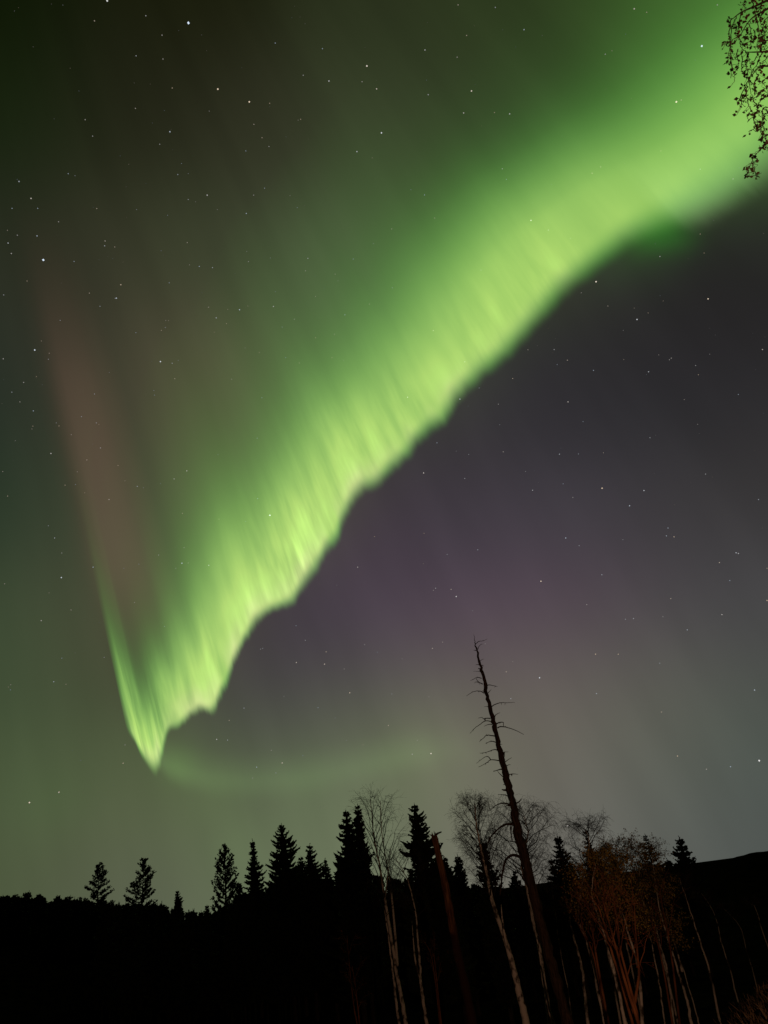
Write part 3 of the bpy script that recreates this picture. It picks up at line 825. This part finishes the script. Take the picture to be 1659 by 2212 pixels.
STR = [  # hanging strands
    [(690, 215), (668, 300), (662, 450), (670, 560), (655, 640), (645, 680)], [(740, 190), (690, 330), (672, 520), (680, 700), (690, 860)], [(800, 140), (760, 330), (780, 450), (800, 550), (850, 600), (880, 660), (870, 720)],
    [(780, 420), (700, 450), (668, 560), (690, 740), (720, 880), (708, 960)], [(860, 260), (905, 330), (915, 450), (900, 520)], [(960, 150), (985, 280), (1000, 420), (985, 520), (1000, 560)],
    [(880, 600), (860, 680), (850, 760), (870, 850), (880, 930)], [(1000, 600), (960, 690), (910, 740), (905, 800), (950, 800)], [(1030, 620), (990, 720), (920, 840), (890, 950), (920, 1100), (935, 1170)],
    [(880, 930), (840, 1010), (800, 1100), (780, 1150), (745, 1185)], [(780, 1150), (800, 1190), (790, 1240)], [(850, 1000), (860, 1100), (880, 1200), (905, 1250), (910, 1290)], [(1010, 860), (960, 930), (950, 1000), (1000, 1120)],
    [(930, 1150), (960, 1190), (990, 1240), (970, 1300), (930, 1350), (885, 1380)], [(1060, 1130), (1020, 1160), (985, 1230), (990, 1290)], [(950, 1290), (945, 1400), (970, 1450), (930, 1490), (878, 1520)],
    [(1106, 1235), (1050, 1240), (1040, 1340), (1055, 1410), (1000, 1470)], [(1106, 1300), (1050, 1330), (1030, 1420), (1010, 1500), (1040, 1600), (1018, 1620)], [(1050, 1440), (1060, 1540), (1040, 1610)],
    [(1180, 1560), (1106, 1630), (1040, 1700), (980, 1770), (935, 1810), (925, 1860), (895, 1910), (905, 1950)], [(925, 1870), (950, 1960), (960, 2010), (985, 2030)], [(880, 1960), (860, 2020), (835, 2050)], [(1080, 340), (1060, 480), (1100, 540)],
    [(1106, 640), (1060, 700), (1020, 740), (960, 810)], [(1106, 180), (1060, 260), (1020, 400), (1050, 430)], [(1040, 40), (1010, 160), (1030, 300), (1060, 330)], [(1106, 880), (1060, 930), (1040, 960)], [(700, 210), (640, 215)], [(680, 480), (620, 490), (575, 520)],
    [(840, 60), (820, 50), (835, 20)], [(940, 90), (930, 10), (960, -30)], [(820, 410), (845, 440), (830, 470)], [(1106, 1560), (1080, 1550), (1065, 1580)], [(760, 560), (740, 640), (770, 700), (745, 820)], [(810, 640), (800, 780), (830, 860), (870, 900)],
    [(1106, 1010), (1060, 1020), (1010, 1050)], [(1090, 1380), (1060, 1360)], [(1150, 1650), (1106, 1690), (1100, 1740)], [(950, 340), (940, 440), (870, 500), (880, 560)], [(1106, 470), (1050, 470), (990, 530), (1010, 570)],
]
tw = MB(); lv = MB(); rl = MB()
for i, S in enumerate(STR):
    d = D0 + rng.uniform(-.5, .4)
    q = sight(S, d, d + rng.uniform(-.25, .25))
    q = smooth_poly(q, 5) if len(q) > 2 else q
    n = len(q)
    q = [p + unit(rng) * .008 for p in q]
    tw.tube(q, [.0062 * (1 - .6 * k / (n - 1)) for k in range(n)], 4, cap=False)
    for k in range(1, n):
        if rng.random() < .62:
            e = q[k] + (unit(rng) + Vector((0, 0, -.5))) * rng.uniform(.02, .07)
            tw.tube([q[k], e], [.0032, .002], 3, cap=False)
            add_leaf(lv, e, rng.uniform(.018, .052), rng)
            if rng.random() < .25: add_leaf(lv, e + unit(rng) * .03, rng.uniform(.03, .05), rng)
# clusters of rusty leaves close to the limbs
for cx, cy, sp, n in [(1000, 130, 90, 46), (1050, 60, 70, 40), (800, 240, 55, 34), (860, 180, 40, 20), (740, 300, 40, 22), (740, 400, 30, 16), (1010, 440, 60, 36), (1040, 400, 40, 20), (1010, 210, 60, 24), (870, 490, 35, 12),
                      (1000, 545, 25, 8), (1085, 980, 30, 9), (1010, 810, 30, 12), (1030, 1430, 35, 12), (995, 1470, 20, 10), (1090, 1650, 30, 12), (1020, 1720, 30, 12), (950, 1790, 18, 7), (900, 1910, 16, 6), (950, 1995, 16, 6), (940, 20, 40, 12), (1106, 300, 60, 22),
                      (780, 440, 25, 12), (660, 210, 16, 5), (590, 500, 22, 7)]:
    for k in range(int(n * .6)):
        d = D0 + rng.uniform(-.4, .4)
        p = at(*s6(rng.gauss(cx, sp * .55), rng.gauss(cy, sp * .55)), d) - tb
        add_leaf(rl, p, rng.uniform(.024, .045), rng)
two = tw.build('twigs', M_TWIG, root); lv.build('leaves', M_DLEAF, two); rl.build('rusty_leaves', M_DRY, two)['label'] = 'rust brown withered leaf clusters'

# ------------------------------------------------------------------ dry grass on the bank at the lower right
rng = random.Random(77)
mb = MB()
for i in range(70000):
    y = rng.uniform(5.5, 15) if i % 4 else rng.uniform(8, 30); x = rng.uniform(.05, .75) * y
    z = ground_z(x, y)
    if noise.noise(Vector((x * .5, y * .5, 9))) < -.12 and rng.random() < .8: continue
    h = rng.uniform(.02, .07) * rng.choice((1, 1, 1, 1.8)); w = rng.uniform(.006, .012) * (1 + y * .05)
    a = rng.uniform(0, 6.28); b = Vector((math.cos(a), math.sin(a), 0)) * w
    tip = Vector((x + rng.gauss(0, .05), y + rng.gauss(0, .05), z + h))
    p = Vector((x, y, z - .02))
    mb.poly([p - b, p + b, tip])
tag(mb.build('grass', M_GRASS), 'dry brown grass on the dark bank', 'grass', kind='stuff')

# ------------------------------------------------------------------ aurora: a curtain whose hem runs at one height; its rays rise along the field line direction
HEM = [(270, 1566), (284, 1587), (292, 1601), (303, 1622), (314, 1642), (324, 1656), (335, 1663), (345, 1655), (351, 1618), (358, 1584), (368, 1572), (384, 1568), (402, 1560), (417, 1545), (433, 1536), (456, 1542), (470, 1520),
       (484, 1480), (502, 1440), (522, 1395), (547, 1352), (577, 1324), (602, 1312), (632, 1300), (657, 1264), (690, 1214), (708, 1180), (728, 1150), (745, 1110), (767, 1078), (792, 1052), (818, 1044), (842, 1014),
       (872, 988), (902, 948), (927, 920), (957, 908), (977, 874), (1007, 836), (1042, 800), (1087, 766), (1122, 730), (1162, 686), (1202, 638), (1230, 615), (1265, 583), (1305, 550), (1350, 520), (1395, 496), (1440, 478),
       (1490, 454), (1540, 424), (1590, 390), (1640, 350), (1700, 300), (1800, 220), (1950, 110)]
ZMX, ZMY = -430.0, -1700.0
HALT = 6000.0


def curtain(name, hem, rise_px, mat, parent, rows=40, cols=500, alt=HALT, drop=None):
    pts = np.array(hem, float)
    seg = np.hypot(*(pts[1:] - pts[:-1]).T)
    s = np.concatenate([[0], np.cumsum(seg)])
    tt = np.linspace(0, s[-1], cols)
    hx = np.interp(tt, s, pts[:, 0]); hy = np.interp(tt, s, pts[:, 1])
    k = np.ones(5) / 5
    hx2 = np.convolve(np.pad(hx, 2, 'edge'), k, 'valid'); hy2 = np.convolve(np.pad(hy, 2, 'edge'), k, 'valid')
    verts, uvs, faces = [], [], []
    for i in range(cols):
        u = i / (cols - 1)
        b = Vector((hx2[i], hy2[i]))
        z = Vector((ZMX, ZMY)) - b
        z = z / z.length
        if drop: b = b - z * float(np.interp(u, [q_[0] for q_ in drop], [q_[1] for q_ in drop]))
        d0 = sky_dir(b.x, b.y)
        B = d0 * (alt / d0.z)
        for j in range(rows):
            v = j / (rows - 1)
            p = b + z * (rise_px * v)
            d = sky_dir(p.x, p.y)
            # point of the ray B + a*FIELD seen in direction d (least squares)
            fd = FIELD.dot(d); bd = B.dot(d); bf = B.dot(FIELD)
            a = (bd * fd - bf) / (1 - fd * fd)
            P = B + FIELD * a + EYE
            verts.append(P); uvs.append((u, v))
    for i in range(cols - 1):
        for j in range(rows - 1):
            faces.append((i * rows + j, (i + 1) * rows + j, (i + 1) * rows + j + 1, i * rows + j + 1))
    me = bpy.data.meshes.new(name); me.from_pydata(verts, [], faces)
    uvl = me.uv_layers.new(name='UVMap')
    li = np.zeros(len(me.loops), int); me.loops.foreach_get('vertex_index', li)
    uvl.data.foreach_set('uv', np.array(uvs)[li].ravel())
    me.materials.append(mat); me.update()
    o = bpy.data.objects.new(name, me); col.objects.link(o)
    if parent: o.parent = parent
    return o, s


def curve_node(t, pts, inp):
    n = t.nodes.new('ShaderNodeFloatCurve')
    c = n.mapping.curves[0]
    c.points[0].location = pts[0]; c.points[1].location = pts[-1]
    for p in pts[1:-1]: c.points.new(*p)
    for p in c.points: p.handle_type = 'AUTO_CLAMPED'
    n.mapping.update()
    t.links.new(inp, n.inputs['Value'])
    return n.outputs[0]


def mth(t, op, a, b=None, c=None):
    n = t.nodes.new('ShaderNodeMath'); n.operation = op
    for i, x in enumerate((a, b, c)):
        if x is None: continue
        if isinstance(x, (int, float)): n.inputs[i].default_value = x
        else: t.links.new(x, n.inputs[i])
    return n.outputs[0]


_hp = np.array(HEM, float); _hs = np.concatenate([[0], np.cumsum(np.hypot(*(_hp[1:] - _hp[:-1]).T))])
HEM_LEN = _hs[-1]


def hu(x):
    """curtain coordinate of the hem point with this x (right of the fold)"""
    i = int(np.argmin(np.abs(_hp[6:, 0] - x))) + 6
    return float(_hs[i] / HEM_LEN)


def aurora_material(name, A, K, soft, amp, dec, ramp, strength, fringe=True, freq=1.0, edge=.8, seed=0.0, dec2=None):
    """light of a curtain: A strength, K shortness, soft hem softness and amp ray contrast are curves along the hem; dec is the fall-off with height"""
    m = bpy.data.materials.new(name); m.use_nodes = True
    t = m.node_tree; t.nodes.clear()
    uv = t.nodes.new('ShaderNodeUVMap'); uv.uv_map = 'UVMap'
    sp = t.nodes.new('ShaderNodeSeparateXYZ'); t.links.new(uv.outputs[0], sp.inputs[0])
    U, V = sp.outputs[0], sp.outputs[1]
    A = curve_node(t, A, U); K = curve_node(t, K, U); soft = curve_node(t, soft, U); amp = curve_node(t, amp, U)
    v = mth(t, 'MULTIPLY', mth(t, 'MULTIPLY', V, K), 2.0)

    def streak(fu, fv, z, det, rough):
        cb = t.nodes.new('ShaderNodeCombineXYZ'); t.links.new(mth(t, 'MULTIPLY', U, fu * freq), cb.inputs[0]); t.links.new(mth(t, 'MULTIPLY', V, fv), cb.inputs[1]); cb.inputs[2].default_value = z + seed
        nz = t.nodes.new('ShaderNodeTexNoise'); nz.inputs['Scale'].default_value = 1.0; nz.inputs['Detail'].default_value = det; nz.inputs['Roughness'].default_value = rough
        t.links.new(cb.outputs[0], nz.inputs['Vector'])
        return mth(t, 'MULTIPLY', mth(t, 'SUBTRACT', nz.outputs['Fac'], .5), 2.0)
    fine = streak(56, 2.6, 0.0, 3.0, .6)          # single rays
    clump = streak(23, 2.4, 4.0, 2.0, .5)          # where they gather
    broad = streak(9, 1.0, 9.0, 1.5, .5)
    gate = mth(t, 'MAXIMUM', mth(t, 'MULTIPLY_ADD', broad, 2.2, .7), .12)
    fade = curve_node(t, [(0, 1), (.12, .85), (.25, .45), (.45, .12), (1, .02)], V)
    st = mth(t, 'MULTIPLY', mth(t, 'MULTIPLY', mth(t, 'MULTIPLY', fine, amp), gate), fade)
    st = mth(t, 'ADD', st, mth(t, 'MULTIPLY', mth(t, 'MULTIPLY', clump, amp), mth(t, 'MULTIPLY', fade, .8)))
    st = mth(t, 'ADD', st, mth(t, 'MULTIPLY', broad, .16))
    gain = mth(t, 'MAXIMUM', mth(t, 'ADD', st, 1.0), 0.05)
    off = mth(t, 'MULTIPLY', mth(t, 'MULTIPLY', mth(t, 'MULTIPLY_ADD', fine, .35, clump), amp), .05)
    rz = mth(t, 'DIVIDE', mth(t, 'SUBTRACT', V, mth(t, 'ADD', off, .005)), soft)
    rise = t.nodes.new('ShaderNodeMapRange'); rise.interpolation_type = 'SMOOTHERSTEP'
    t.links.new(rz, rise.inputs['Value'])
    fall = curve_node(t, dec, v)
    if dec2:        # flatter top and quicker end towards the far part of the hem
        m2 = t.nodes.new('ShaderNodeMix'); t.links.new(curve_node(t, dec2[0], U), m2.inputs['Factor'])
        t.links.new(fall, m2.inputs['A']); t.links.new(curve_node(t, dec2[1], v), m2.inputs['B']); fall = m2.outputs['Result']
    I = mth(t, 'MULTIPLY', mth(t, 'MULTIPLY', mth(t, 'MULTIPLY', A, gain), fall), rise.outputs[0])
    I = mth(t, 'MULTIPLY', I, curve_node(t, [(0, 1), (edge, 1), (1, 0)], V))
    rp = t.nodes.new('ShaderNodeValToRGB'); e = rp.color_ramp.elements
    e[0].position = ramp[0][0]; e[0].color = (*ramp[0][1], 1)
    e[1].position = ramp[-1][0]; e[1].color = (*ramp[-1][1], 1)
    for p, c in ramp[1:-1]:
        x = e.new(p); x.color = (*c, 1)
    t.links.new(I, rp.inputs[0])
    colour = rp.outputs[0]
    if fringe:      # a faint rose fringe in patches of the lowest part
        fr = mth(t, 'MULTIPLY', curve_node(t, [(0, .1), (.03, .6), (.08, .42), (.16, 0), (1, 0)], V), mth(t, 'MAXIMUM', mth(t, 'MULTIPLY_ADD', clump, 1.4, .35), 0.0))
        mx = t.nodes.new('ShaderNodeMix'); mx.data_type = 'RGBA'
        fr = mth(t, 'MULTIPLY', fr, amp); t.links.new(fr, mx.inputs['Factor']); t.links.new(colour, mx.inputs['A']); mx.inputs['B'].default_value = (1.0, .86, .52, 1)
        colour = mx.outputs['Result']
    em = t.nodes.new('ShaderNodeEmission'); t.links.new(colour, em.inputs['Color'])
    t.links.new(mth(t, 'MULTIPLY', I, strength), em.inputs['Strength'])
    tr = t.nodes.new('ShaderNodeBsdfTransparent'); ad = t.nodes.new('ShaderNodeAddShader')
    t.links.new(em.outputs[0], ad.inputs[0]); t.links.new(tr.outputs[0], ad.inputs[1])
    o = t.nodes.new('ShaderNodeOutputMaterial'); t.links.new(ad.outputs[0], o.inputs['Surface'])
    m.cycles.emission_sampling = 'NONE'
    return m


GREEN = [(0, (0.20, 1, 0.11)), (.3, (0.35, 1, 0.165)), (.65, (0.48, 1, 0.19)), (1, (0.60, 1, 0.20))]
DEC = [(0, .85), (.07, 1.0), (.12, .92), (.176, .74), (.23, .55), (.293, .34), (.36, .19), (.45, .09), (.6, .03), (.8, 0.006), (1, 0)]
SOFT = [(0, .055), (hu(324), .085), (hu(345), .075), (hu(372), .05), (hu(470), .06), (hu(842), .085), (hu(1202), .12), (hu(1330), .14), (hu(1440), .18), (hu(1540), .24), (hu(1640), .27), (1, .27)]
m_band = aurora_material('aurora_light',
    A=[(0, 0), (.006, .3), (.014, .85), (.022, 1.1), (hu(337), 1.05), (hu(359), .90), (hu(386), .92), (hu(417), 1.02), (hu(470), 1.22), (hu(547), 1.24), (hu(690), 1.16), (hu(842), 1.06), (hu(1007), 1.03), (hu(1202), .94), (hu(1350), .90), (hu(1440), .84), (hu(1540), .80), (hu(1700), .76), (1, .7)],
    K=[(0, .52), (hu(314), .47), (hu(335), .54), (hu(352), .66), (hu(384), .62), (hu(417), .50), (hu(484), .42), (hu(632), .40), (hu(842), .385), (hu(1007), .375), (hu(1120), .38), (hu(1202), .395), (hu(1305), .42), (hu(1440), .385), (hu(1540), .36), (hu(1640), .345), (1, .34)],
    soft=SOFT,
    amp=[(0, 1.25), (hu(470), 1.25), (hu(632), 1.0), (hu(842), .8), (hu(1007), .65), (hu(1202), .45), (hu(1350), .28), (1, .22)],
    dec=DEC, ramp=GREEN, strength=.62,
    dec2=([(0, 0), (hu(842), 0), (hu(1042), .35), (hu(1250), 1), (1, 1)], [(0, .88), (.08, 1), (.18, .93), (.25, .72), (.31, .47), (.37, .25), (.43, .11), (.5, .04), (.6, .01), (.75, 0), (1, 0)]))
arc = [(334, 1650), (348, 1682), (372, 1708), (410, 1728), (470, 1744), (560, 1752), (680, 1746), (800, 1722), (900, 1698), (990, 1684), (1080, 1690)]
wisp = [(1448, 508), (1480, 516), (1515, 520), (1555, 508), (1600, 480), (1650, 446), (1720, 405), (1820, 360)]
redh = [(208, 1500), (280, 1500), (300, 1500), (330, 1500), (370, 1500), (450, 1500)]
root = bpy.data.objects.new('aurora', None); root.location = EYE + sky_dir(332, 1648) * 9000; col.objects.link(root)
tag(root, 'bright green aurora curtain sweeping from lower left to top right across the sky', 'aurora')
parts = [curtain('bright_band', HEM, 700, m_band, None, rows=48, cols=700, drop=[(a_, b_ * 300) for a_, b_ in SOFT])[0],
         curtain('faint_low_arc', arc, 150, aurora_material('aurora_arc_light', [(0, 0), (.06, .9), (.25, .75), (.5, .72), (.75, .85), (.88, .5), (1, 0)], [(0, .5), (1, .5)], [(0, .40), (.4, .65), (1, .8)], [(0, .6), (.2, .45), (1, .4)],
                 [(0, 1), (.35, .95), (.6, .5), (.85, .15), (1, 0)], [(0, (.5, 1, .3)), (1, (.5, 1, .3))], .068, False, .45, .45, 3.0), None, rows=20, cols=200)[0],
         curtain('pale_wisp', wisp, 260, aurora_material('aurora_wisp_light', [(0, 0), (.08, .25), (.18, .8), (.28, 1), (.55, .8), (1, .5)], [(0, .5), (1, .5)], [(0, .40), (1, .45)], [(0, 1.1), (1, .9)],
                 [(0, 1), (.3, .9), (.6, .4), (1, 0)], [(0, (.66, 1, .45)), (1, (.66, 1, .45))], .17, False, .3, .5, 7.0), None, rows=24, cols=160)[0],
         curtain('red_column', redh, 1150, aurora_material('aurora_red_light', [(0, 0), (.1, .10), (.2, .38), (.3, .78), (.4, 1), (.54, .95), (.76, .5), (1, 0)], [(0, .5), (1, .5)], [(0, .3), (1, .3)], [(0, .2), (1, .2)],
                 [(0, .5), (.2, .85), (.4, 1), (.55, .85), (.7, .4), (.85, .12), (1, 0)], [(0, (1, .36, .26)), (1, (1, .46, .34))], .047, False, .08, .7, 5.0), None, rows=24, cols=120)[0]]
for p in parts:
    p.parent = root
    p.matrix_parent_inverse = Matrix.Translation(-root.location)

# ------------------------------------------------------------------ stars
ST1 = "814,99,3 187,1123,3 941,385,2 1077,440,2 150,1512,2 693,1562,2 1648,574,2 1585,285,2 1421,350,1.5 463,3,2 630,68,1 408,90,1 700,152,1 704,255,1 588,241,1 1189,186,1 1393,210,1 1310,325,1 1564,353,1 1627,384,1.5 744,380,1 1165,446,1 904,480,.7 585,468,1 368,517,1 734,569,1.5 690,623,1 400,588,1 1097,537,1 1299,515,1 1288,519,.7 1132,595,1 1162,633,1 1062,652,1 1542,655,1.5 1608,682,.7 784,706,.7 768,754,1 813,750,.6 295,750,1 324,759,.7 82,784,1.3 134,857,1.5 163,900,1 52,900,1 418,901,1 590,905,.7 813,862,1 845,872,.6 895,843,1.5 939,905,.7 1064,922,1.3 1096,843,1 1143,813,1 1253,845,.7 1284,897,.8 724,930,.7 253,958,1 75,1016,1 160,1019,1.3 35,1050,1.3 49,1095,1.2 32,995,.8 454,1041,1.2 452,1062,1.2 496,1067,1 320,1129,1 809,1048,1 696,1083,.6 819,1144,.8 861,1151,1.2 918,1156,1.2 1066,1086,.7 1073,1130,1 1168,1114,.7 1330,1116,1.2 1320,1170,1 1448,1184,.9 1460,1213,.7 1526,1119,1 1613,1052,.8 522,1230,1.4 503,1288,1.6 498,1289,1 731,1222,1 386,1266,1 432,1323,1 117,1214,.9 16,1274,1 901,1327,1 984,1336,.8 1035,1338,1.6 1071,1322,.8 1181,1324,1.4 1190,1260,.7 1363,1281,.9 1596,1314,1 1490,1360,1.2 1272,1379,1 934,1373,1.4 978,1398,1 716,1384,.8 728,1385,.8 714,1415,.9 697,1427,1 587,1437,.9 926,1435,.7 1219,1413,.9 1363,1459,1 1445,1444,.9 260,1384,.9 179,1473,.8 213,1526,.9 209,1552,.9 1059,1503,.8 1120,1523,.9 1234,1545,.9 1293,1568,1 1434,1545,1 1484,1558,.7 744,1569,1.2 770,1557,.7 755,1636,1.1 1000,1638,.9 157,1627,.8 102,1652,1.1 51,1694,1 665,1687,.8 668,1707,.9 408,1702,1 1131,1718,1 472,1609,.6 14,1550,1.2"
ST2 = "320,21,1 481,32,1 1081,38,1.4 1135,53,.9 1440,21,1 605,128,1.2 357,153,1 177,216,1.3 316,247,1 956,234,1 985,219,.7 1373,199,2.2 378,393,1.8 191,409,1.2 344,488,1.4 477,486,.9 543,492,1.4 1263,440,2.2 1284,432,1 1196,652,.9 936,721,1 899,748,1.1 1366,731,1 511,729,1.1 529,775,.9 116,819,.7 175,842,1.1 219,942,1 635,952,1.8 33,989,1 710,994,1.1 806,1029,.8 419,1167,.9 36,1243,1 916,1217,2.2 852,1265,.9 1192,1108,1.2 1383,1093,.8 1366,1011,.9 1508,773,1 1400,1291,1.8 1093,1380,1.8 967,1322,1 1141,1352,.8 1206,1300,.7 1081,1331,.7 213,1428,1.3 349,1563,1.2 102,1716,1.6 622,1511,1 735,1510,1.2 792,1556,1.2 748,1575,.9 905,1600,1.2 1143,1606,1.4 1241,1547,1.1 1233,1554,1 1346,1579,1 1358,1619,1 1187,1533,.8 1034,1427,.7 1036,1553,.8 556,1635,1.2 411,1676,.9 1635,1510,1.3 1407,1530,.7 1531,1704,1 328,1724,1.6 1297,1726,.9"
ST3 = "144,47,1.2 86,8,1 255,112,1 243,99,.8 142,113,.9 138,125,.8 352,72,1 416,99,1 427,106,.7 66,176,.7 308,150,.9 220,231,1.5 375,259,1 434,207,1.1 510,283,1 12,309,.9 334,310,.8 326,365,.8 281,368,1 593,373,1.2 540,349,.8 620,379,.7 807,306,1.5 752,341,1.3 693,361,.7 471,430,1.2 366,401,.8 33,415,1 788,490,1.1 1111,165,1 942,236,.8 1113,426,1.2 1166,498,2.6 946,515,1 1061,525,.9 209,543,.9 236,596,1.2 267,661,1 795,638,1 685,670,1 786,705,1.7 813,704,1 902,714,1.5 759,727,.9 402,722,1.3 265,767,1.8 600,709,.8 535,727,.6 20,794,.9 212,833,.7 581,875,.9 307,907,1 178,953,1.3 711,978,.9 267,1115,.9 450,1112,.9 232,1217,1.2 285,1228,.9 46,1230,.8 45,1252,.8 36,1240,.7 540,1490,1 532,1569,1.3 255,1694,1.5 349,1557,.6 1279,975,1 1319,1038,1.1 1409,1088,1.2 1280,1134,1.5 1402,1141,1.6 1126,1076,1 1135,1073,1 1487,1162,1 1575,1057,1 1511,1265,1.6 1227,1280,.8 1374,1329,1 1054,1331,1.2 990,1384,1.1 936,1466,1.5 983,1469,1.2 1219,1568,1.6 1109,1586,1.3 1091,1633,.9 1192,1611,1 1172,1513,1 1308,1536,.8 1448,1374,.7 1496,1470,.8 1568,1490,.8 1545,722,1.4 1618,590,1 1455,800,.7 1630,1090,.9 127,1739,1.9 254,1695,1.4"
ST4 = "494,18,1.1 795,8,1.5 500,107,.8 860,93,.9 1149,163,1.1 1355,105,.8 229,185,1.2 515,224,1.2 366,235,1 312,221,.7 758,234,1.3 840,233,1 948,228,.9 611,309,.9 171,315,1.8 349,339,1.2 774,362,1 642,390,1.4 942,381,2 816,421,1.1 1123,391,1.6 1061,457,1.6 1389,320,1.1 1618,430,1.1 173,576,1 785,596,1.6 843,629,1.1 1032,603,.9 1227,553,1.2 1220,587,1.3 1253,591,1.4 405,647,1.2 273,667,1 170,706,.8 1521,660,1.5 1531,663,1.4 1449,702,1.3 941,755,1.3 678,783,2 223,813,1.3 214,822,1 290,818,1.3 312,849,1.9 876,884,1.2 1239,858,1.2 1494,780,1.1 1655,727,1 1655,866,1.5 1460,927,1.4 1310,993,1.3 1078,944,1.3 1043,947,1.1 1205,936,1 382,910,.8 253,1046,1.1 209,1073,1.3 437,1053,.9 914,1098,1.5 1012,1098,1.3 1191,1137,1.1 528,1174,1.3 672,1200,2 34,1270,1 194,1282,.9 548,1290,1.3 918,1268,1.4 1601,1253,1.5 1199,1348,1.2 19,1406,1.3 144,1470,1 122,1530,1.3 203,1527,2 1268,1538,1.4 1621,1558,2.3 1497,1584,1.3 1393,1595,1.2 78,1118,.9 556,1130,.9 793,1840,2"
stars = MB(); sval = []
DST = 90000.0
rng = random.Random(2)


def add_star(px, py, mag):
    d = sky_dir(px, py); c = EYE + d * DST
    r = (0.45 + 0.50 * mag) / FPX * DST / max(.5, d.dot(to_world(Vector((0, 0, -1)))))
    a = d.cross(Vector((0, 0, 1))).normalized(); b = a.cross(d)
    v = [c + a * r, c - a * r, c + b * r, c - b * r, c + d * r, c - d * r]
    o = len(stars.v); stars.v.extend([tuple(p) for p in v])
    for f in ((0, 2, 4), (2, 1, 4), (1, 3, 4), (3, 0, 4), (2, 0, 5), (1, 2, 5), (3, 1, 5), (0, 3, 5)): stars.f.append(tuple(o + k for k in f))
    sval.extend([(min(1.0, 0.07 + 0.22 * mag ** 1.7), rng.random())] * 6)


for txt, ox, oy in ((ST1, 0, 0), (ST2, 960, 0), (ST3, 0, 1000), (ST4, 960, 1000)):
    for e in txt.split():
        x, y, g_ = (float(k) for k in e.split(','))
        add_star((ox + x / 1.728) * W / 1920, (oy + y / 1.728) * W / 1920, g_)
for i in range(330):
    add_star(rng.uniform(-200, 1860), rng.uniform(-200, 1800), rng.uniform(.08, .45))
m = bpy.data.materials.new('starlight'); m.use_nodes = True
t = m.node_tree; t.nodes.clear()
at1 = t.nodes.new('ShaderNodeAttribute'); at1.attribute_name = 'magnitude'
at2 = t.nodes.new('ShaderNodeAttribute'); at2.attribute_name = 'tint'
rp = t.nodes.new('ShaderNodeValToRGB'); rp.color_ramp.elements[0].color = (1, .78, .55, 1); rp.color_ramp.elements[1].color = (.70, .84, 1, 1)
t.links.new(at2.outputs['Fac'], rp.inputs[0])
em = t.nodes.new('ShaderNodeEmission'); t.links.new(rp.outputs[0], em.inputs['Color']); t.links.new(at1.outputs['Fac'], em.inputs['Strength'])
o = t.nodes.new('ShaderNodeOutputMaterial'); t.links.new(em.outputs[0], o.inputs['Surface'])
m.cycles.emission_sampling = 'NONE'
so = stars.build('stars', m)
for nm, k in (('magnitude', 0), ('tint', 1)):
    a = so.data.attributes.new(nm, 'FLOAT', 'POINT'); a.data.foreach_set('value', [s_[k] for s_ in sval])
tag(so, 'scattered white stars across the night sky', 'stars', kind='stuff')

# ------------------------------------------------------------------ render settings
scene.cycles.transparent_max_bounces = 16
scene.cycles.max_bounces = 4
scene.cycles.diffuse_bounces = 2
